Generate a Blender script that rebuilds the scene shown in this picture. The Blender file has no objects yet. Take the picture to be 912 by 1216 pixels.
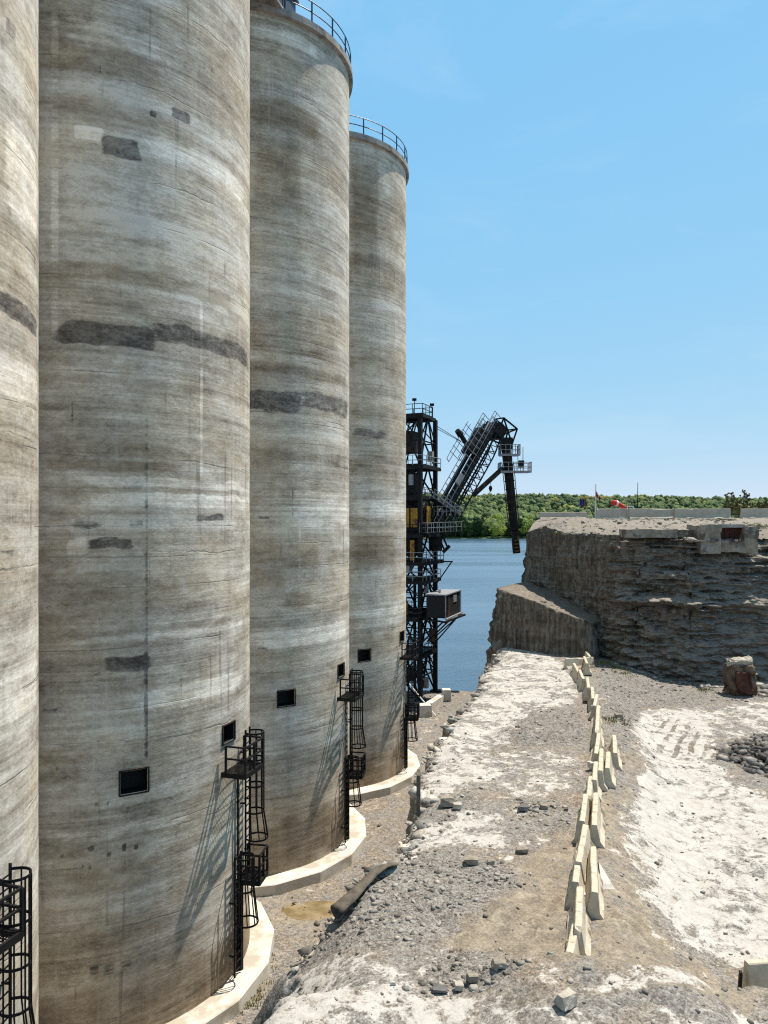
import bpy, bmesh, math, random
import numpy as np
from mathutils import Vector
random.seed(11)
rng = np.random.default_rng(11)
R_ = math.radians
F, CX, HY, CZ = 880.0, 456.0, 620.3, 13.4      # lens of the photograph in its own pixels, eye height
SCALE = 1.35                                   # units -> metres, applied to every top-level object at the end
SC = bpy.context.scene
COL = SC.collection

def P(px, py, d):
    return Vector(((px - CX) / F * d, d, CZ - (py - HY) / F * d))
def G(px, py, z):
    d = (CZ - z) * F / (py - HY)
    return Vector(((px - CX) / F * d, d, z))

# ------------------------------------------------------------------ noise
def _hash(ix, iy, iz, seed):
    n = (ix.astype(np.int64) * 374761393 + iy.astype(np.int64) * 668265263 + iz.astype(np.int64) * 1274126177 + seed * 974634777) & 0xFFFFFFFF
    n = ((n ^ (n >> 13)) * 1274126177) & 0xFFFFFFFF
    n = ((n ^ (n >> 16)) * 668265263) & 0xFFFFFFFF
    return ((n ^ (n >> 15)) & 0xFFFFFF) / float(0xFFFFFF)
def vn(x, y, z=0.0, seed=0):
    x, y, z = np.broadcast_arrays(np.asarray(x, float), np.asarray(y, float), np.asarray(z, float))
    fx, fy, fz = np.floor(x), np.floor(y), np.floor(z)
    ix, iy, iz = fx.astype(np.int64), fy.astype(np.int64), fz.astype(np.int64)
    u, v, w = x - fx, y - fy, z - fz
    u, v, w = u*u*(3-2*u), v*v*(3-2*v), w*w*(3-2*w)
    r = 0
    for a in (0, 1):
        for b in (0, 1):
            for c in (0, 1):
                r = r + _hash(ix+a, iy+b, iz+c, seed) * (u if a else 1-u) * (v if b else 1-v) * (w if c else 1-w)
    return r
def fbm(x, y, z=0.0, o=4, seed=0):
    s, a, t = 0, 1.0, 0
    for k in range(o):
        s = s + a * vn(np.asarray(x)*2**k, np.asarray(y)*2**k, np.asarray(z)*2**k, seed + k*17)
        t += a; a *= .5
    return s / t
def sm(t):
    t = np.clip(t, 0, 1)
    return t*t*(3-2*t)

# ------------------------------------------------------------------ mesh builder
class MB:
    def __init__(s): s.v = []; s.f = []
    def quad(s, *pts):
        n = len(s.v); s.v += [tuple(p) for p in pts]; s.f.append(tuple(range(n, n+len(pts))))
    def box(s, c, dx, dy, dz):
        """box about c with three half-axis vectors"""
        c, dx, dy, dz = Vector(c), Vector(dx), Vector(dy), Vector(dz)
        n = len(s.v)
        for k in (-1, 1):
            for i, j in ((-1, -1), (1, -1), (1, 1), (-1, 1)):
                s.v.append(tuple(c + dx*i + dy*j + dz*k))
        for q in ((3, 2, 1, 0), (4, 5, 6, 7), (0, 1, 5, 4), (1, 2, 6, 5), (2, 3, 7, 6), (3, 0, 4, 7)):
            s.f.append(tuple(n+i for i in q))
    def abox(s, x0, x1, y0, y1, z0, z1):
        s.box(((x0+x1)/2, (y0+y1)/2, (z0+z1)/2), ((x1-x0)/2, 0, 0), (0, (y1-y0)/2, 0), (0, 0, (z1-z0)/2))
    def bar(s, p, q, w, h=None, up=(0, 0, 1)):
        p, q = Vector(p), Vector(q); a = q - p
        if a.length < 1e-6: return
        an = a.normalized(); u = Vector(up)
        if abs(an.dot(u)) > .98: u = Vector((0.29, .957, 0))
        b = an.cross(u).normalized(); c = b.cross(an)
        s.box((p+q)/2, a/2, b*w/2, c*(h or w)/2)
    def tube(s, pts, r, n=8, closed=False, caps=True):
        pts = [Vector(p) for p in pts]; m = len(pts); base = len(s.v)
        rs = r if isinstance(r, (list, tuple)) else [r]*m
        prev = None
        for i, p in enumerate(pts):
            if closed: t = pts[(i+1) % m] - pts[i-1]
            else: t = pts[min(i+1, m-1)] - pts[max(i-1, 0)]
            t.normalize()
            if prev is None:
                u = Vector((0, 0, 1)) if abs(t.z) < .9 else Vector((1, 0, 0))
                b = t.cross(u).normalized()
            else:
                b = (prev - t*prev.dot(t)).normalized()
            prev = b; c = t.cross(b)
            for k in range(n):
                a = 2*math.pi*k/n
                s.v.append(tuple(p + (b*math.cos(a) + c*math.sin(a))*rs[i]))
        for i in range(m if closed else m-1):
            j = (i+1) % m
            for k in range(n):
                l = (k+1) % n
                s.f.append((base+i*n+k, base+i*n+l, base+j*n+l, base+j*n+k))
        if not closed and caps:
            s.f.append(tuple(base+k for k in reversed(range(n))))
            s.f.append(tuple(base+(m-1)*n+k for k in range(n)))
    def grid(s, V):
        """V: array (m, n, 3)"""
        m, n = V.shape[:2]; b = len(s.v)
        s.v += [tuple(p) for p in V.reshape(-1, 3)]
        for i in range(m-1):
            for j in range(n-1):
                s.f.append((b+i*n+j, b+i*n+j+1, b+(i+1)*n+j+1, b+(i+1)*n+j))
    def build(s, name, mat, parent=None, smooth=False, loc=None):
        me = bpy.data.meshes.new(name)
        v = s.v
        if loc is not None:
            v = [(p[0]-loc[0], p[1]-loc[1], p[2]-loc[2]) for p in v]
        me.from_pydata(v, [], s.f); me.update()
        return link(name, me, mat, parent, smooth, loc)

def link(name, me, mat, parent=None, smooth=False, loc=None):
    if mat: me.materials.append(mat)
    if smooth: me.polygons.foreach_set('use_smooth', [True]*len(me.polygons))
    o = bpy.data.objects.new(name, me); COL.objects.link(o)
    if loc is not None: o.location = loc
    if parent: o.parent = parent
    return o
def np_mesh(name, V, Q, mat, parent=None, smooth=False, loc=None, attr=None):
    """V (n,3), Q (m,k) uniform faces"""
    me = bpy.data.meshes.new(name)
    V = np.asarray(V, np.float32); Q = np.asarray(Q, np.int32); k = Q.shape[1]
    if loc is not None: V = V - np.asarray(loc, np.float32)
    me.vertices.add(len(V)); me.vertices.foreach_set('co', V.ravel())
    me.loops.add(Q.size); me.loops.foreach_set('vertex_index', Q.ravel())
    me.polygons.add(len(Q)); me.polygons.foreach_set('loop_start', np.arange(len(Q), dtype=np.int32)*k)
    me.update(calc_edges=True); me.validate()
    if attr is not None:
        a = me.color_attributes.new('zone', 'FLOAT_COLOR', 'POINT')
        c = np.ones((len(V), 4), np.float32); c[:, :attr.shape[1]] = attr
        a.data.foreach_set('color', c.ravel())
    return link(name, me, mat, parent, smooth, loc)
def grid_faces(m, n):
    i = np.arange(m-1)[:, None]*n + np.arange(n-1)[None, :]
    i = i.ravel()
    return np.stack([i, i+1, i+n+1, i+n], 1)
def thing(name, label, cat, loc=(0, 0, 0), group=None):
    o = bpy.data.objects.new(name, None); COL.objects.link(o); o.location = loc
    o.empty_display_size = .2
    return tag(o, label, cat, group)
def tag(o, label=None, cat=None, group=None, kind=None):
    if label: o['label'] = label
    if cat: o['category'] = cat
    if group: o['group'] = group
    if kind: o['kind'] = kind
    return o

# ------------------------------------------------------------------ materials
class NG:
    def __init__(s, name):
        s.m = bpy.data.materials.new(name); s.m.use_nodes = True
        s.t = s.m.node_tree; s.t.nodes.clear()
        s.out = s.n('ShaderNodeOutputMaterial'); s.b = s.n('ShaderNodeBsdfPrincipled')
        s.t.links.new(s.b.outputs[0], s.out.inputs[0])
        s.b.inputs['Roughness'].default_value = .9
        s.b.inputs['Specular IOR Level'].default_value = .25
    def n(s, t, **k):
        x = s.t.nodes.new(t)
        for a, b in k.items(): setattr(x, a, b)
        return x
    def set(s, sock, v):
        if isinstance(v, bpy.types.NodeSocket): s.t.links.new(v, sock)
        elif v is not None: sock.default_value = v
    def co(s, kind='Object'): return s.n('ShaderNodeTexCoord').outputs[kind]
    def math(s, op, a, b=None, c=None, clamp=False):
        x = s.n('ShaderNodeMath', operation=op, use_clamp=clamp)
        s.set(x.inputs[0], a); s.set(x.inputs[1], b)
        if c is not None: s.set(x.inputs[2], c)
        return x.outputs[0]
    def vmul(s, v, k, off=None):
        x = s.n('ShaderNodeMapping'); s.set(x.inputs[0], v); x.inputs['Scale'].default_value = k
        if off: x.inputs['Location'].default_value = off
        return x.outputs[0]
    def noise(s, v, scale=1, detail=4, rough=.55, dist=0):
        x = s.n('ShaderNodeTexNoise'); s.set(x.inputs['Vector'], v)
        x.inputs['Scale'].default_value = scale; x.inputs['Detail'].default_value = detail
        x.inputs['Roughness'].default_value = rough; x.inputs['Distortion'].default_value = dist
        return x.outputs['Fac']
    def voro(s, v, scale, feature='F1', out='Distance', rnd=1):
        x = s.n('ShaderNodeTexVoronoi', feature=feature); s.set(x.inputs['Vector'], v)
        x.inputs['Scale'].default_value = scale; x.inputs['Randomness'].default_value = rnd
        return x.outputs[out]
    def mr(s, v, a, b, c=0, d=1, smooth=True):
        x = s.n('ShaderNodeMapRange', interpolation_type='SMOOTHSTEP' if smooth else 'LINEAR')
        s.set(x.inputs[0], v)
        for i, k in enumerate((a, b, c, d)): s.set(x.inputs[i+1], k)
        return x.outputs[0]
    def ramp(s, f, stops):
        x = s.n('ShaderNodeValToRGB'); s.set(x.inputs[0], f); e = x.color_ramp.elements
        while len(e) < len(stops): e.new(.5)
        for i, (p, c) in enumerate(stops):
            e[i].position = p; e[i].color = (*c, 1) if len(c) == 3 else c
        return x.outputs[0]
    def mix(s, f, a, b, mode='MIX'):
        x = s.n('ShaderNodeMix', data_type='RGBA', blend_type=mode)
        s.set(x.inputs[0], f)
        for sock, v in ((x.inputs[6], a), (x.inputs[7], b)):
            if isinstance(v, tuple) and len(v) == 3: v = (*v, 1)
            s.set(sock, v)
        return x.outputs[2]
    def attr(s, name='zone'):
        x = s.n('ShaderNodeAttribute', attribute_name=name)
        y = s.n('ShaderNodeSeparateColor'); s.t.links.new(x.outputs['Color'], y.inputs[0])
        return y.outputs
    def bump(s, h, strength=.5, dist=.05, normal=None):
        x = s.n('ShaderNodeBump'); s.set(x.inputs['Height'], h)
        x.inputs['Strength'].default_value = strength; x.inputs['Distance'].default_value = dist
        if normal: s.set(x.inputs['Normal'], normal)
        return x.outputs[0]
    def done(s, color=None, rough=None, normal=None, metal=None, spec=None):
        s.set(s.b.inputs['Base Color'], (*color, 1) if isinstance(color, tuple) and len(color) == 3 else color)
        s.set(s.b.inputs['Roughness'], rough); s.set(s.b.inputs['Normal'], normal)
        s.set(s.b.inputs['Metallic'], metal); s.set(s.b.inputs['Specular IOR Level'], spec)
        return s.m

def mat_noisy(name, a, b, scale=3, rough=.8, bump=.3, bdist=.02, metal=None, detail=6, spec=.3, third=None):
    g = NG(name); c = g.co()
    n = g.noise(c, scale, detail, .65)
    col = g.ramp(n, [(.3, a), (.7, b)])
    if third:
        col = g.mix(g.mr(g.noise(c, scale*.45, 5, .6), .52, .62), col, third)
    return g.done(col, rough, g.bump(g.noise(c, scale*6, 6, .7), bump, bdist), metal, spec)

RS = 4.45
def mat_silo(seed):
    g = NG('silo_concrete')
    c = g.co(); sp = g.n('ShaderNodeSeparateXYZ'); g.set(sp.inputs[0], c)
    ang = g.math('ARCTAN2', sp.outputs[1], sp.outputs[0])
    u = g.math('MULTIPLY', ang, RS)
    cb = g.n('ShaderNodeCombineXYZ'); g.set(cb.inputs[0], u); g.set(cb.inputs[1], sp.outputs[2]); cb.inputs[2].default_value = seed*7.3
    v = cb.outputs[0]
    z = sp.outputs[2]
    streak = g.noise(g.vmul(v, (.16, 1.15, 1)), 1, 9, .62, .3)
    patch = g.noise(g.vmul(v, (1.5, 3.2, 1), (5, 3, 0)), 1, 8, .7, .5)
    lift = g.noise(g.vmul(v, (.03, .42, 1), (3, 1, 0)), 1, 3, .6)
    blot = g.noise(g.vmul(v, (.55, .8, 1), (9, 2, 0)), 1, 7, .62, .4)
    fine = g.noise(g.vmul(v, (.35, 7.5, 1), (1, 5, 0)), 1, 6, .65)
    drip = g.noise(g.vmul(v, (3.2, .16, 1), (4, 4, 0)), 1, 5, .6)
    grain = g.noise(g.vmul(v, (9, 14, 1)), 1, 5, .7)
    patch = g.noise(g.vmul(v, (1.5, 3.2, 1), (5, 3, 0)), 1, 8, .7, .5)
    ring1 = g.noise(g.vmul(v, (.028, 2.6, 1), (2, 6, 0)), 1, 7, .68, .12)
    ring2 = g.noise(g.vmul(v, (.07, 9.0, 1), (7, 1, 0)), 1, 5, .7, .1)
    s = g.math('MULTIPLY', streak, .30)
    s = g.math('MULTIPLY_ADD', lift, .27, s)
    s = g.math('MULTIPLY_ADD', blot, .26, s)
    s = g.math('MULTIPLY_ADD', patch, .36, s)
    s = g.math('MULTIPLY_ADD', ring1, .25, s)
    s = g.math('MULTIPLY_ADD', ring2, .24, s)
    s = g.math('MULTIPLY_ADD', fine, .16, s)
    s = g.math('MULTIPLY_ADD', drip, .12, s)
    s = g.math('MULTIPLY_ADD', grain, .28, s)
    col = g.ramp(g.math('SUBTRACT', s, .226), [(.72, (.170, .143, .110)), (.79, (.293, .256, .205)), (.865, (.415, .372, .308)), (.935, (.535, .493, .42)), (1.0, (.675, .637, .56))])
    # warm / cool drift
    col = g.mix(g.mr(g.noise(g.vmul(v, (.3, .5, 1), (2, 8, 0)), 1, 5, .6), .42, .62), col, g.mix(1.0, col, (1.0, .94, .85), 'MULTIPLY'))
    # slip-form block marks: small darker rectangles
    br = g.n('ShaderNodeTexBrick'); g.set(br.inputs['Vector'], g.vmul(v, (1.1, 1.1, 1)))
    br.inputs['Scale'].default_value = 1.15; br.inputs['Mortar Size'].default_value = .0
    br.inputs['Color1'].default_value = (0, 0, 0, 1); br.inputs['Color2'].default_value = (1, 1, 1, 1)
    blk = g.math('MULTIPLY', g.mr(br.outputs[0], .6, .9), g.mr(g.noise(g.vmul(v, (.25, .5, 1), (6, 6, 0)), 1, 3), .52, .62))
    col = g.mix(g.math('MULTIPLY', blk, .16), col, (.12, .108, .09))
    # dark hairline pour joints
    def joint(off, freq, wid, thr):
        w = g.math('MULTIPLY_ADD', g.noise(g.vmul(v, (.16, .12, 1), (off, 0, 0)), 1, 7, .66), .38, g.math('MULTIPLY', z, freq))
        fr = g.math('ABSOLUTE', g.math('SUBTRACT', g.math('FRACT', w), .5))
        ln = g.mr(fr, 0, wid, 1, 0)
        return g.math('MULTIPLY', ln, g.mr(g.noise(g.vmul(v, (.45, .9, 1), (off*2, 3, 0)), 1, 4), thr, thr+.08))
    j = g.math('MAXIMUM', joint(1.0, .42, .012, .50), joint(5.0, 1.3, .03, .53))
    col = g.mix(g.math('MULTIPLY', j, .5), col, (.075, .066, .055))
    # efflorescence runs (pale) and dark water runs
    run = g.math('MULTIPLY', g.mr(g.noise(g.vmul(v, (7, .22, 1), (1, 9, 0)), 1, 4, .55), .60, .70), g.mr(g.noise(g.vmul(v, (.5, .5, 1), (7, 1, 0)), 1, 3), .5, .62))
    col = g.mix(g.math('MULTIPLY', run, .6), col, (.52, .51, .48))
    drun = g.math('MULTIPLY', g.mr(g.noise(g.vmul(v, (6, .18, 1), (8, 3, 0)), 1, 4, .55), .60, .72), g.mr(g.noise(g.vmul(v, (.4, .6, 1), (2, 2, 0)), 1, 3), .5, .6))
    col = g.mix(g.math('MULTIPLY', drun, .5), col, (.10, .088, .07))
    # painted-on history: R dark patch, G pale patch, B brown damp and painted roof-rim shadow
    at = g.attr()
    e1 = g.math('SUBTRACT', g.math('MULTIPLY_ADD', ring2, .45, g.math('MULTIPLY', g.noise(g.vmul(v, (1.5, 3.6, 1)), 1, 8, .72), .55)), .5)
    def m(sock, lo, hi, k=1.5): return g.mr(g.math('MULTIPLY_ADD', e1, k, sock), lo, hi)
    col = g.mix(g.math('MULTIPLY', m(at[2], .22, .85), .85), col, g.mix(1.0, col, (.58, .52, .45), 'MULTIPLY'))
    lite = g.mix(1.0, g.mix(1.0, col, (1.32, 1.33, 1.35), 'MULTIPLY'), (.07, .07, .069), 'ADD')
    col = g.mix(g.math('MULTIPLY', m(at[1], .26, .62), .95), col, lite)
    dk = g.math('MULTIPLY', m(at[0], .30, .58), g.mr(g.math('MULTIPLY_ADD', grain, .4, g.math('MULTIPLY', patch, .6)), .40, .58, .97, .70))
    col = g.mix(dk, col, g.mix(1.0, g.mix(1.0, col, (.20, .20, .215), 'MULTIPLY'), (.012, .012, .014), 'ADD'))
    pit = g.math('MULTIPLY', g.mr(g.noise(g.vmul(v, (3.2, 6.5, 1), (3, 7, 0)), 1, 5, .6), .66, .72), g.mr(g.noise(g.vmul(v, (.35, .8, 1), (9, 9, 0)), 1, 3), .48, .6))
    col = g.mix(g.math('MULTIPLY', pit, .6), col, (.085, .076, .065))
    h = g.math('MULTIPLY_ADD', fine, .6, g.math('MULTIPLY_ADD', grain, .5, g.math('MULTIPLY', streak, .6)))
    h = g.math('MULTIPLY_ADD', j, -.5, h)
    return g.done(col, .92, g.bump(h, .42, .045), None, .15)

def mat_ground(name='quarry_rock'):
    g = NG(name); c = g.co(); at = g.attr()
    ta = g.n('ShaderNodeAttribute', attribute_name='zone').outputs['Alpha']
    def treads(rot, sc, sh):
        w = g.n('ShaderNodeMapping'); g.set(w.inputs[0], c); w.inputs['Rotation'].default_value = (0, 0, rot)
        x = g.n('ShaderNodeTexWave'); g.set(x.inputs['Vector'], w.outputs[0]); x.inputs['Scale'].default_value = sc
        x.inputs['Distortion'].default_value = 2.2; x.inputs['Detail'].default_value = 4; x.inputs['Detail Scale'].default_value = 1.5
        return g.mr(x.outputs['Fac'], .55, .85)
    tr = g.math('MULTIPLY', g.math('MULTIPLY', treads(.5, .62, 0), g.mr(g.noise(c, 1.6, 4), .42, .58)), g.mr(ta, .3, .8))
    n1 = g.noise(c, .9, 8, .68, .4); n2 = g.noise(c, 3.2, 8, .68, .6); n3 = g.noise(c, 22, 5, .7); n4 = g.noise(c, 70, 3, .6)
    vo = g.voro(c, 14, 'F1', 'Distance'); vc = g.voro(c, 14, 'F1', 'Color')
    vs = g.n('ShaderNodeSeparateColor'); g.set(vs.inputs[0], vc)
    vc2 = g.voro(c, 34, 'F1', 'Color'); vs2 = g.n('ShaderNodeSeparateColor'); g.set(vs2.inputs[0], vc2)
    st = g.math('MULTIPLY_ADD', vs2.outputs[0], .45, g.math('MULTIPLY_ADD', vs.outputs[0], .3, g.math('MULTIPLY', n2, .5)))
    grey = g.ramp(st, [(.3, (.095, .086, .077)), (.6, (.185, .172, .157)), (.9, (.31, .293, .27))])
    grey = g.mix(g.mr(n1, .4, .65), grey, g.mix(1.0, grey, (1.08, .96, .80), 'MULTIPLY'))
    e = g.math('ADD', g.math('MULTIPLY', g.math('SUBTRACT', n1, .5), 1.5), g.math('MULTIPLY', g.math('SUBTRACT', n2, .5), 1.35))
    e2 = g.math('MULTIPLY_ADD', g.math('SUBTRACT', n3, .5), .7, e)
    tan = g.ramp(g.math('MULTIPLY_ADD', n3, .5, g.math('MULTIPLY', n2, .5)), [(.40, (.13, .107, .082)), (.52, (.26, .218, .163)), (.66, (.41, .357, .275))])
    tm = g.mr(g.math('MULTIPLY_ADD', e2, 1.1, g.math('MULTIPLY', at[1], .80)), .25, .75)
    col = g.mix(g.math('MULTIPLY', tm, .85), grey, tan)
    gr = g.mr(g.math('MULTIPLY_ADD', e, .8, at[2]), .30, .75)
    dg = g.ramp(st, [(.3, (.072, .065, .059)), (.6, (.168, .155, .139)), (.9, (.315, .294, .266))])
    col = g.mix(g.math('MULTIPLY', gr, .85), col, dg)
    white = g.ramp(g.math('MULTIPLY_ADD', n3, .4, g.math('MULTIPLY', n2, .6)), [(.3, (.30, .28, .248)), (.5, (.45, .43, .395)), (.7, (.60, .58, .54))])
    wm = g.mr(g.math('MULTIPLY_ADD', tr, -.55, g.math('MULTIPLY_ADD', e2, 1.35, g.math('MULTIPLY', at[0], .68))), .36, .66)
    col = g.mix(g.math('MULTIPLY', wm, .88), col, white)
    col = g.mix(g.math('MULTIPLY', tr, .30), col, (.10, .085, .066))
    h = g.math('MULTIPLY_ADD', tr, -.7, g.math('MULTIPLY_ADD', n2, .9, g.math('MULTIPLY', n3, .35)))
    h2 = g.math('MULTIPLY_ADD', g.math('SUBTRACT', 1, vo), g.mr(wm, 0, 1, .35, .06), g.math('MULTIPLY_ADD', n4, .12, h))
    return g.done(col, .95, g.bump(h2, .6, .09), None, .12)

def mat_cliff(name, vertical=False):
    g = NG(name); c = g.co()
    lay = g.noise(g.vmul(c, (.35, .35, 3.2)), 1, 8, .66, .25)
    n2 = g.noise(c, 2.2, 8, .66); n3 = g.noise(c, 14, 5, .7)
    s = g.math('MULTIPLY_ADD', n2, .4, g.math('MULTIPLY_ADD', lay, .5, g.math('MULTIPLY', n3, .2)))
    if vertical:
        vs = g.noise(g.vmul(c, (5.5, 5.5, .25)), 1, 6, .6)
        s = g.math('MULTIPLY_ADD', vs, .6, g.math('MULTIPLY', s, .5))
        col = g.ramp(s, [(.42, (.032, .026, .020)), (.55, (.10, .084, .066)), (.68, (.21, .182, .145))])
    else:
        col = g.ramp(s, [(.42, (.050, .043, .037)), (.56, (.13, .113, .096)), (.70, (.28, .248, .206))])
    nz = g.n('ShaderNodeNewGeometry'); sp = g.n('ShaderNodeSeparateXYZ'); g.set(sp.inputs[0], nz.outputs['True Normal'])
    dust = g.mr(g.math('MULTIPLY_ADD', g.math('SUBTRACT', n2, .5), .5, sp.outputs[2]), .45, .8)
    col = g.mix(g.math('MULTIPLY', dust, .34 if vertical else .62), col, g.mix(n3, (.19, .168, .135), (.43, .385, .325)))   # dust lies on the ledges, thinned on the bench to stand in for shade
    h = g.math('MULTIPLY_ADD', n3, .4, g.math('MULTIPLY_ADD', n2, .8, lay))
    return g.done(col, .95, g.bump(h, .7, .12), None, .1)

def mat_plain(name, col, rough=.6, metal=0, spec=.4):
    g = NG(name); c = g.co(); n = g.noise(c, 9, 4, .6)
    k = g.mix(g.mr(n, .35, .7), tuple(x*.75 for x in col), tuple(min(1, x*1.15) for x in col))
    return g.done(k, rough, g.bump(g.noise(c, 40, 3), .12, .01), metal, spec)

M = {}
M['ground'] = mat_ground()
M['cliff'] = mat_cliff('layered_limestone')
M['bench'] = mat_cliff('drilled_limestone', True)
M['steel'] = mat_noisy('black_steel', (.004, .004, .0045), (.015, .0145, .015), 5, .62, .15, .01, spec=.2)
M['rust_steel'] = mat_noisy('weathered_steel', (.008, .007, .007), (.028, .023, .02), 3, .7, .2, .01, spec=.2, third=(.07, .036, .02))
M['pipe'] = mat_noisy('galvanised_rail', (.16, .16, .165), (.33, .33, .33), 4, .5, .1, .005, spec=.5)
M['rail'] = mat_plain('rail_paint', (.035, .05, .085), .5)
M['yellow'] = mat_noisy('yellow_panel_paint', (.26, .12, .014), (.42, .21, .025), 3, .6, .1, .01, third=(.12, .05, .02))
M['footing'] = mat_noisy('pale_concrete', (.46, .43, .37), (.66, .635, .575), 1.6, .9, .3, .02, third=(.40, .36, .29))
M['barrier'] = mat_noisy('barrier_concrete', (.38, .325, .24), (.61, .545, .43), 3.4, .9, .5, .03, third=(.17, .138, .092))
M['oldconc'] = mat_noisy('old_concrete', (.20, .185, .165), (.40, .38, .345), 2.2, .92, .5, .03, third=(.15, .135, .12))
M['rust'] = mat_noisy('rusty_plate', (.03, .014, .010), (.11, .04, .025), 4, .8, .3, .02)
M['stone'] = mat_noisy('broken_stone', (.14, .118, .092), (.38, .335, .27), 3.5, .92, .6, .04)
M['stonelight'] = mat_noisy('weathered_pale_stone', (.24, .21, .17), (.56, .51, .43), 4, .92, .7, .04)
M['rimconc'] = mat_noisy('weathered_rim_concrete', (.16, .138, .108), (.36, .32, .26), 2.4, .92, .6, .03, third=(.12, .10, .08))
M['rimconc2'] = mat_noisy('weathered_barrier_concrete', (.30, .26, .205), (.52, .465, .38), 2.0, .92, .4, .02)
M['ruststone'] = mat_noisy('rust_stained_rock', (.06, .038, .026), (.20, .15, .105), 1.6, .92, .8, .05, third=(.095, .042, .024))
M['darkstone'] = mat_noisy('dark_broken_stone', (.055, .053, .052), (.22, .212, .205), 1.3, .92, .5, .03)
M['palestone'] = mat_noisy('pale_broken_stone', (.34, .325, .295), (.62, .60, .56), 3.5, .92, .7, .04)
M['rubber'] = mat_noisy('dusty_rubber', (.055, .046, .036), (.15, .125, .095), 5, .85, .3, .02)
M['hole'] = mat_plain('dark_hatch', (.006, .006, .007), .7)
M['glass'] = mat_plain('cabin_glass', (.05, .06, .07), .12, 0, .6)
M['white'] = mat_plain('white_paint', (.75, .74, .72), .6)
M['red'] = mat_plain('red_cloth', (.62, .035, .03), .8)
M['blue'] = mat_plain('blue_cloth', (.03, .05, .26), .8)
M['goldcloth'] = mat_plain('yellow_cloth', (.60, .40, .06), .8)
M['bark'] = mat_noisy('bark', (.05, .038, .028), (.12, .095, .07), 6, .9, .4, .02)
def mat_leaf(name, a, b, attr=False):
    g = NG(name); n = g.noise(g.co(), .6 if attr else 3, 5, .65)
    col = g.ramp(n, [(.35, a), (.65, b)])
    if attr:
        x = g.n('ShaderNodeAttribute', attribute_name='zone')
        col = g.mix(1.0, x.outputs['Color'], g.ramp(n, [(.3, (.62, .66, .6)), (.7, (1.25, 1.2, 1.15))]), 'MULTIPLY')
    return g.done(col, .8, None, None, .2)
M['forest'] = mat_leaf('far_forest_leaves', (0, 0, 0), (0, 0, 0), True)
M['leafdark'] = mat_leaf('dark_leaves', (.018, .05, .018), (.055, .105, .03))
M['leafmid'] = mat_leaf('green_leaves', (.045, .10, .024), (.10, .17, .04))
M['leaflime'] = mat_leaf('lime_leaves', (.26, .33, .05), (.40, .46, .08))
M['juniper'] = mat_leaf('juniper_leaves', (.06, .06, .022), (.17, .145, .055))
M['grass'] = mat_leaf('dry_grass', (.10, .12, .03), (.22, .21, .07))

# ------------------------------------------------------------------ silos
D0 = Vector((-8.61, 22.55, 0)); STEP = Vector((2.677, 8.872, 0))
SILO_C = [D0 + STEP*(i-1) for i in range(4)]
ZB, ZT = .4, 32.15
def silo_hit(i, px, py):
    u = (px-CX)/F; c = SILO_C[i]
    A = u*u+1; B = -2*(u*c.x+c.y); K = c.x*c.x+c.y*c.y-RS*RS
    t = (-B-math.sqrt(max(B*B-4*A*K, 0)))/(2*A)
    return math.degrees(math.atan2(t-c.y, u*t-c.x)), CZ-(py-HY)/F*t
def pol(th, r, z): return Vector((math.cos(R_(th))*r, math.sin(R_(th))*r, z))

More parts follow.
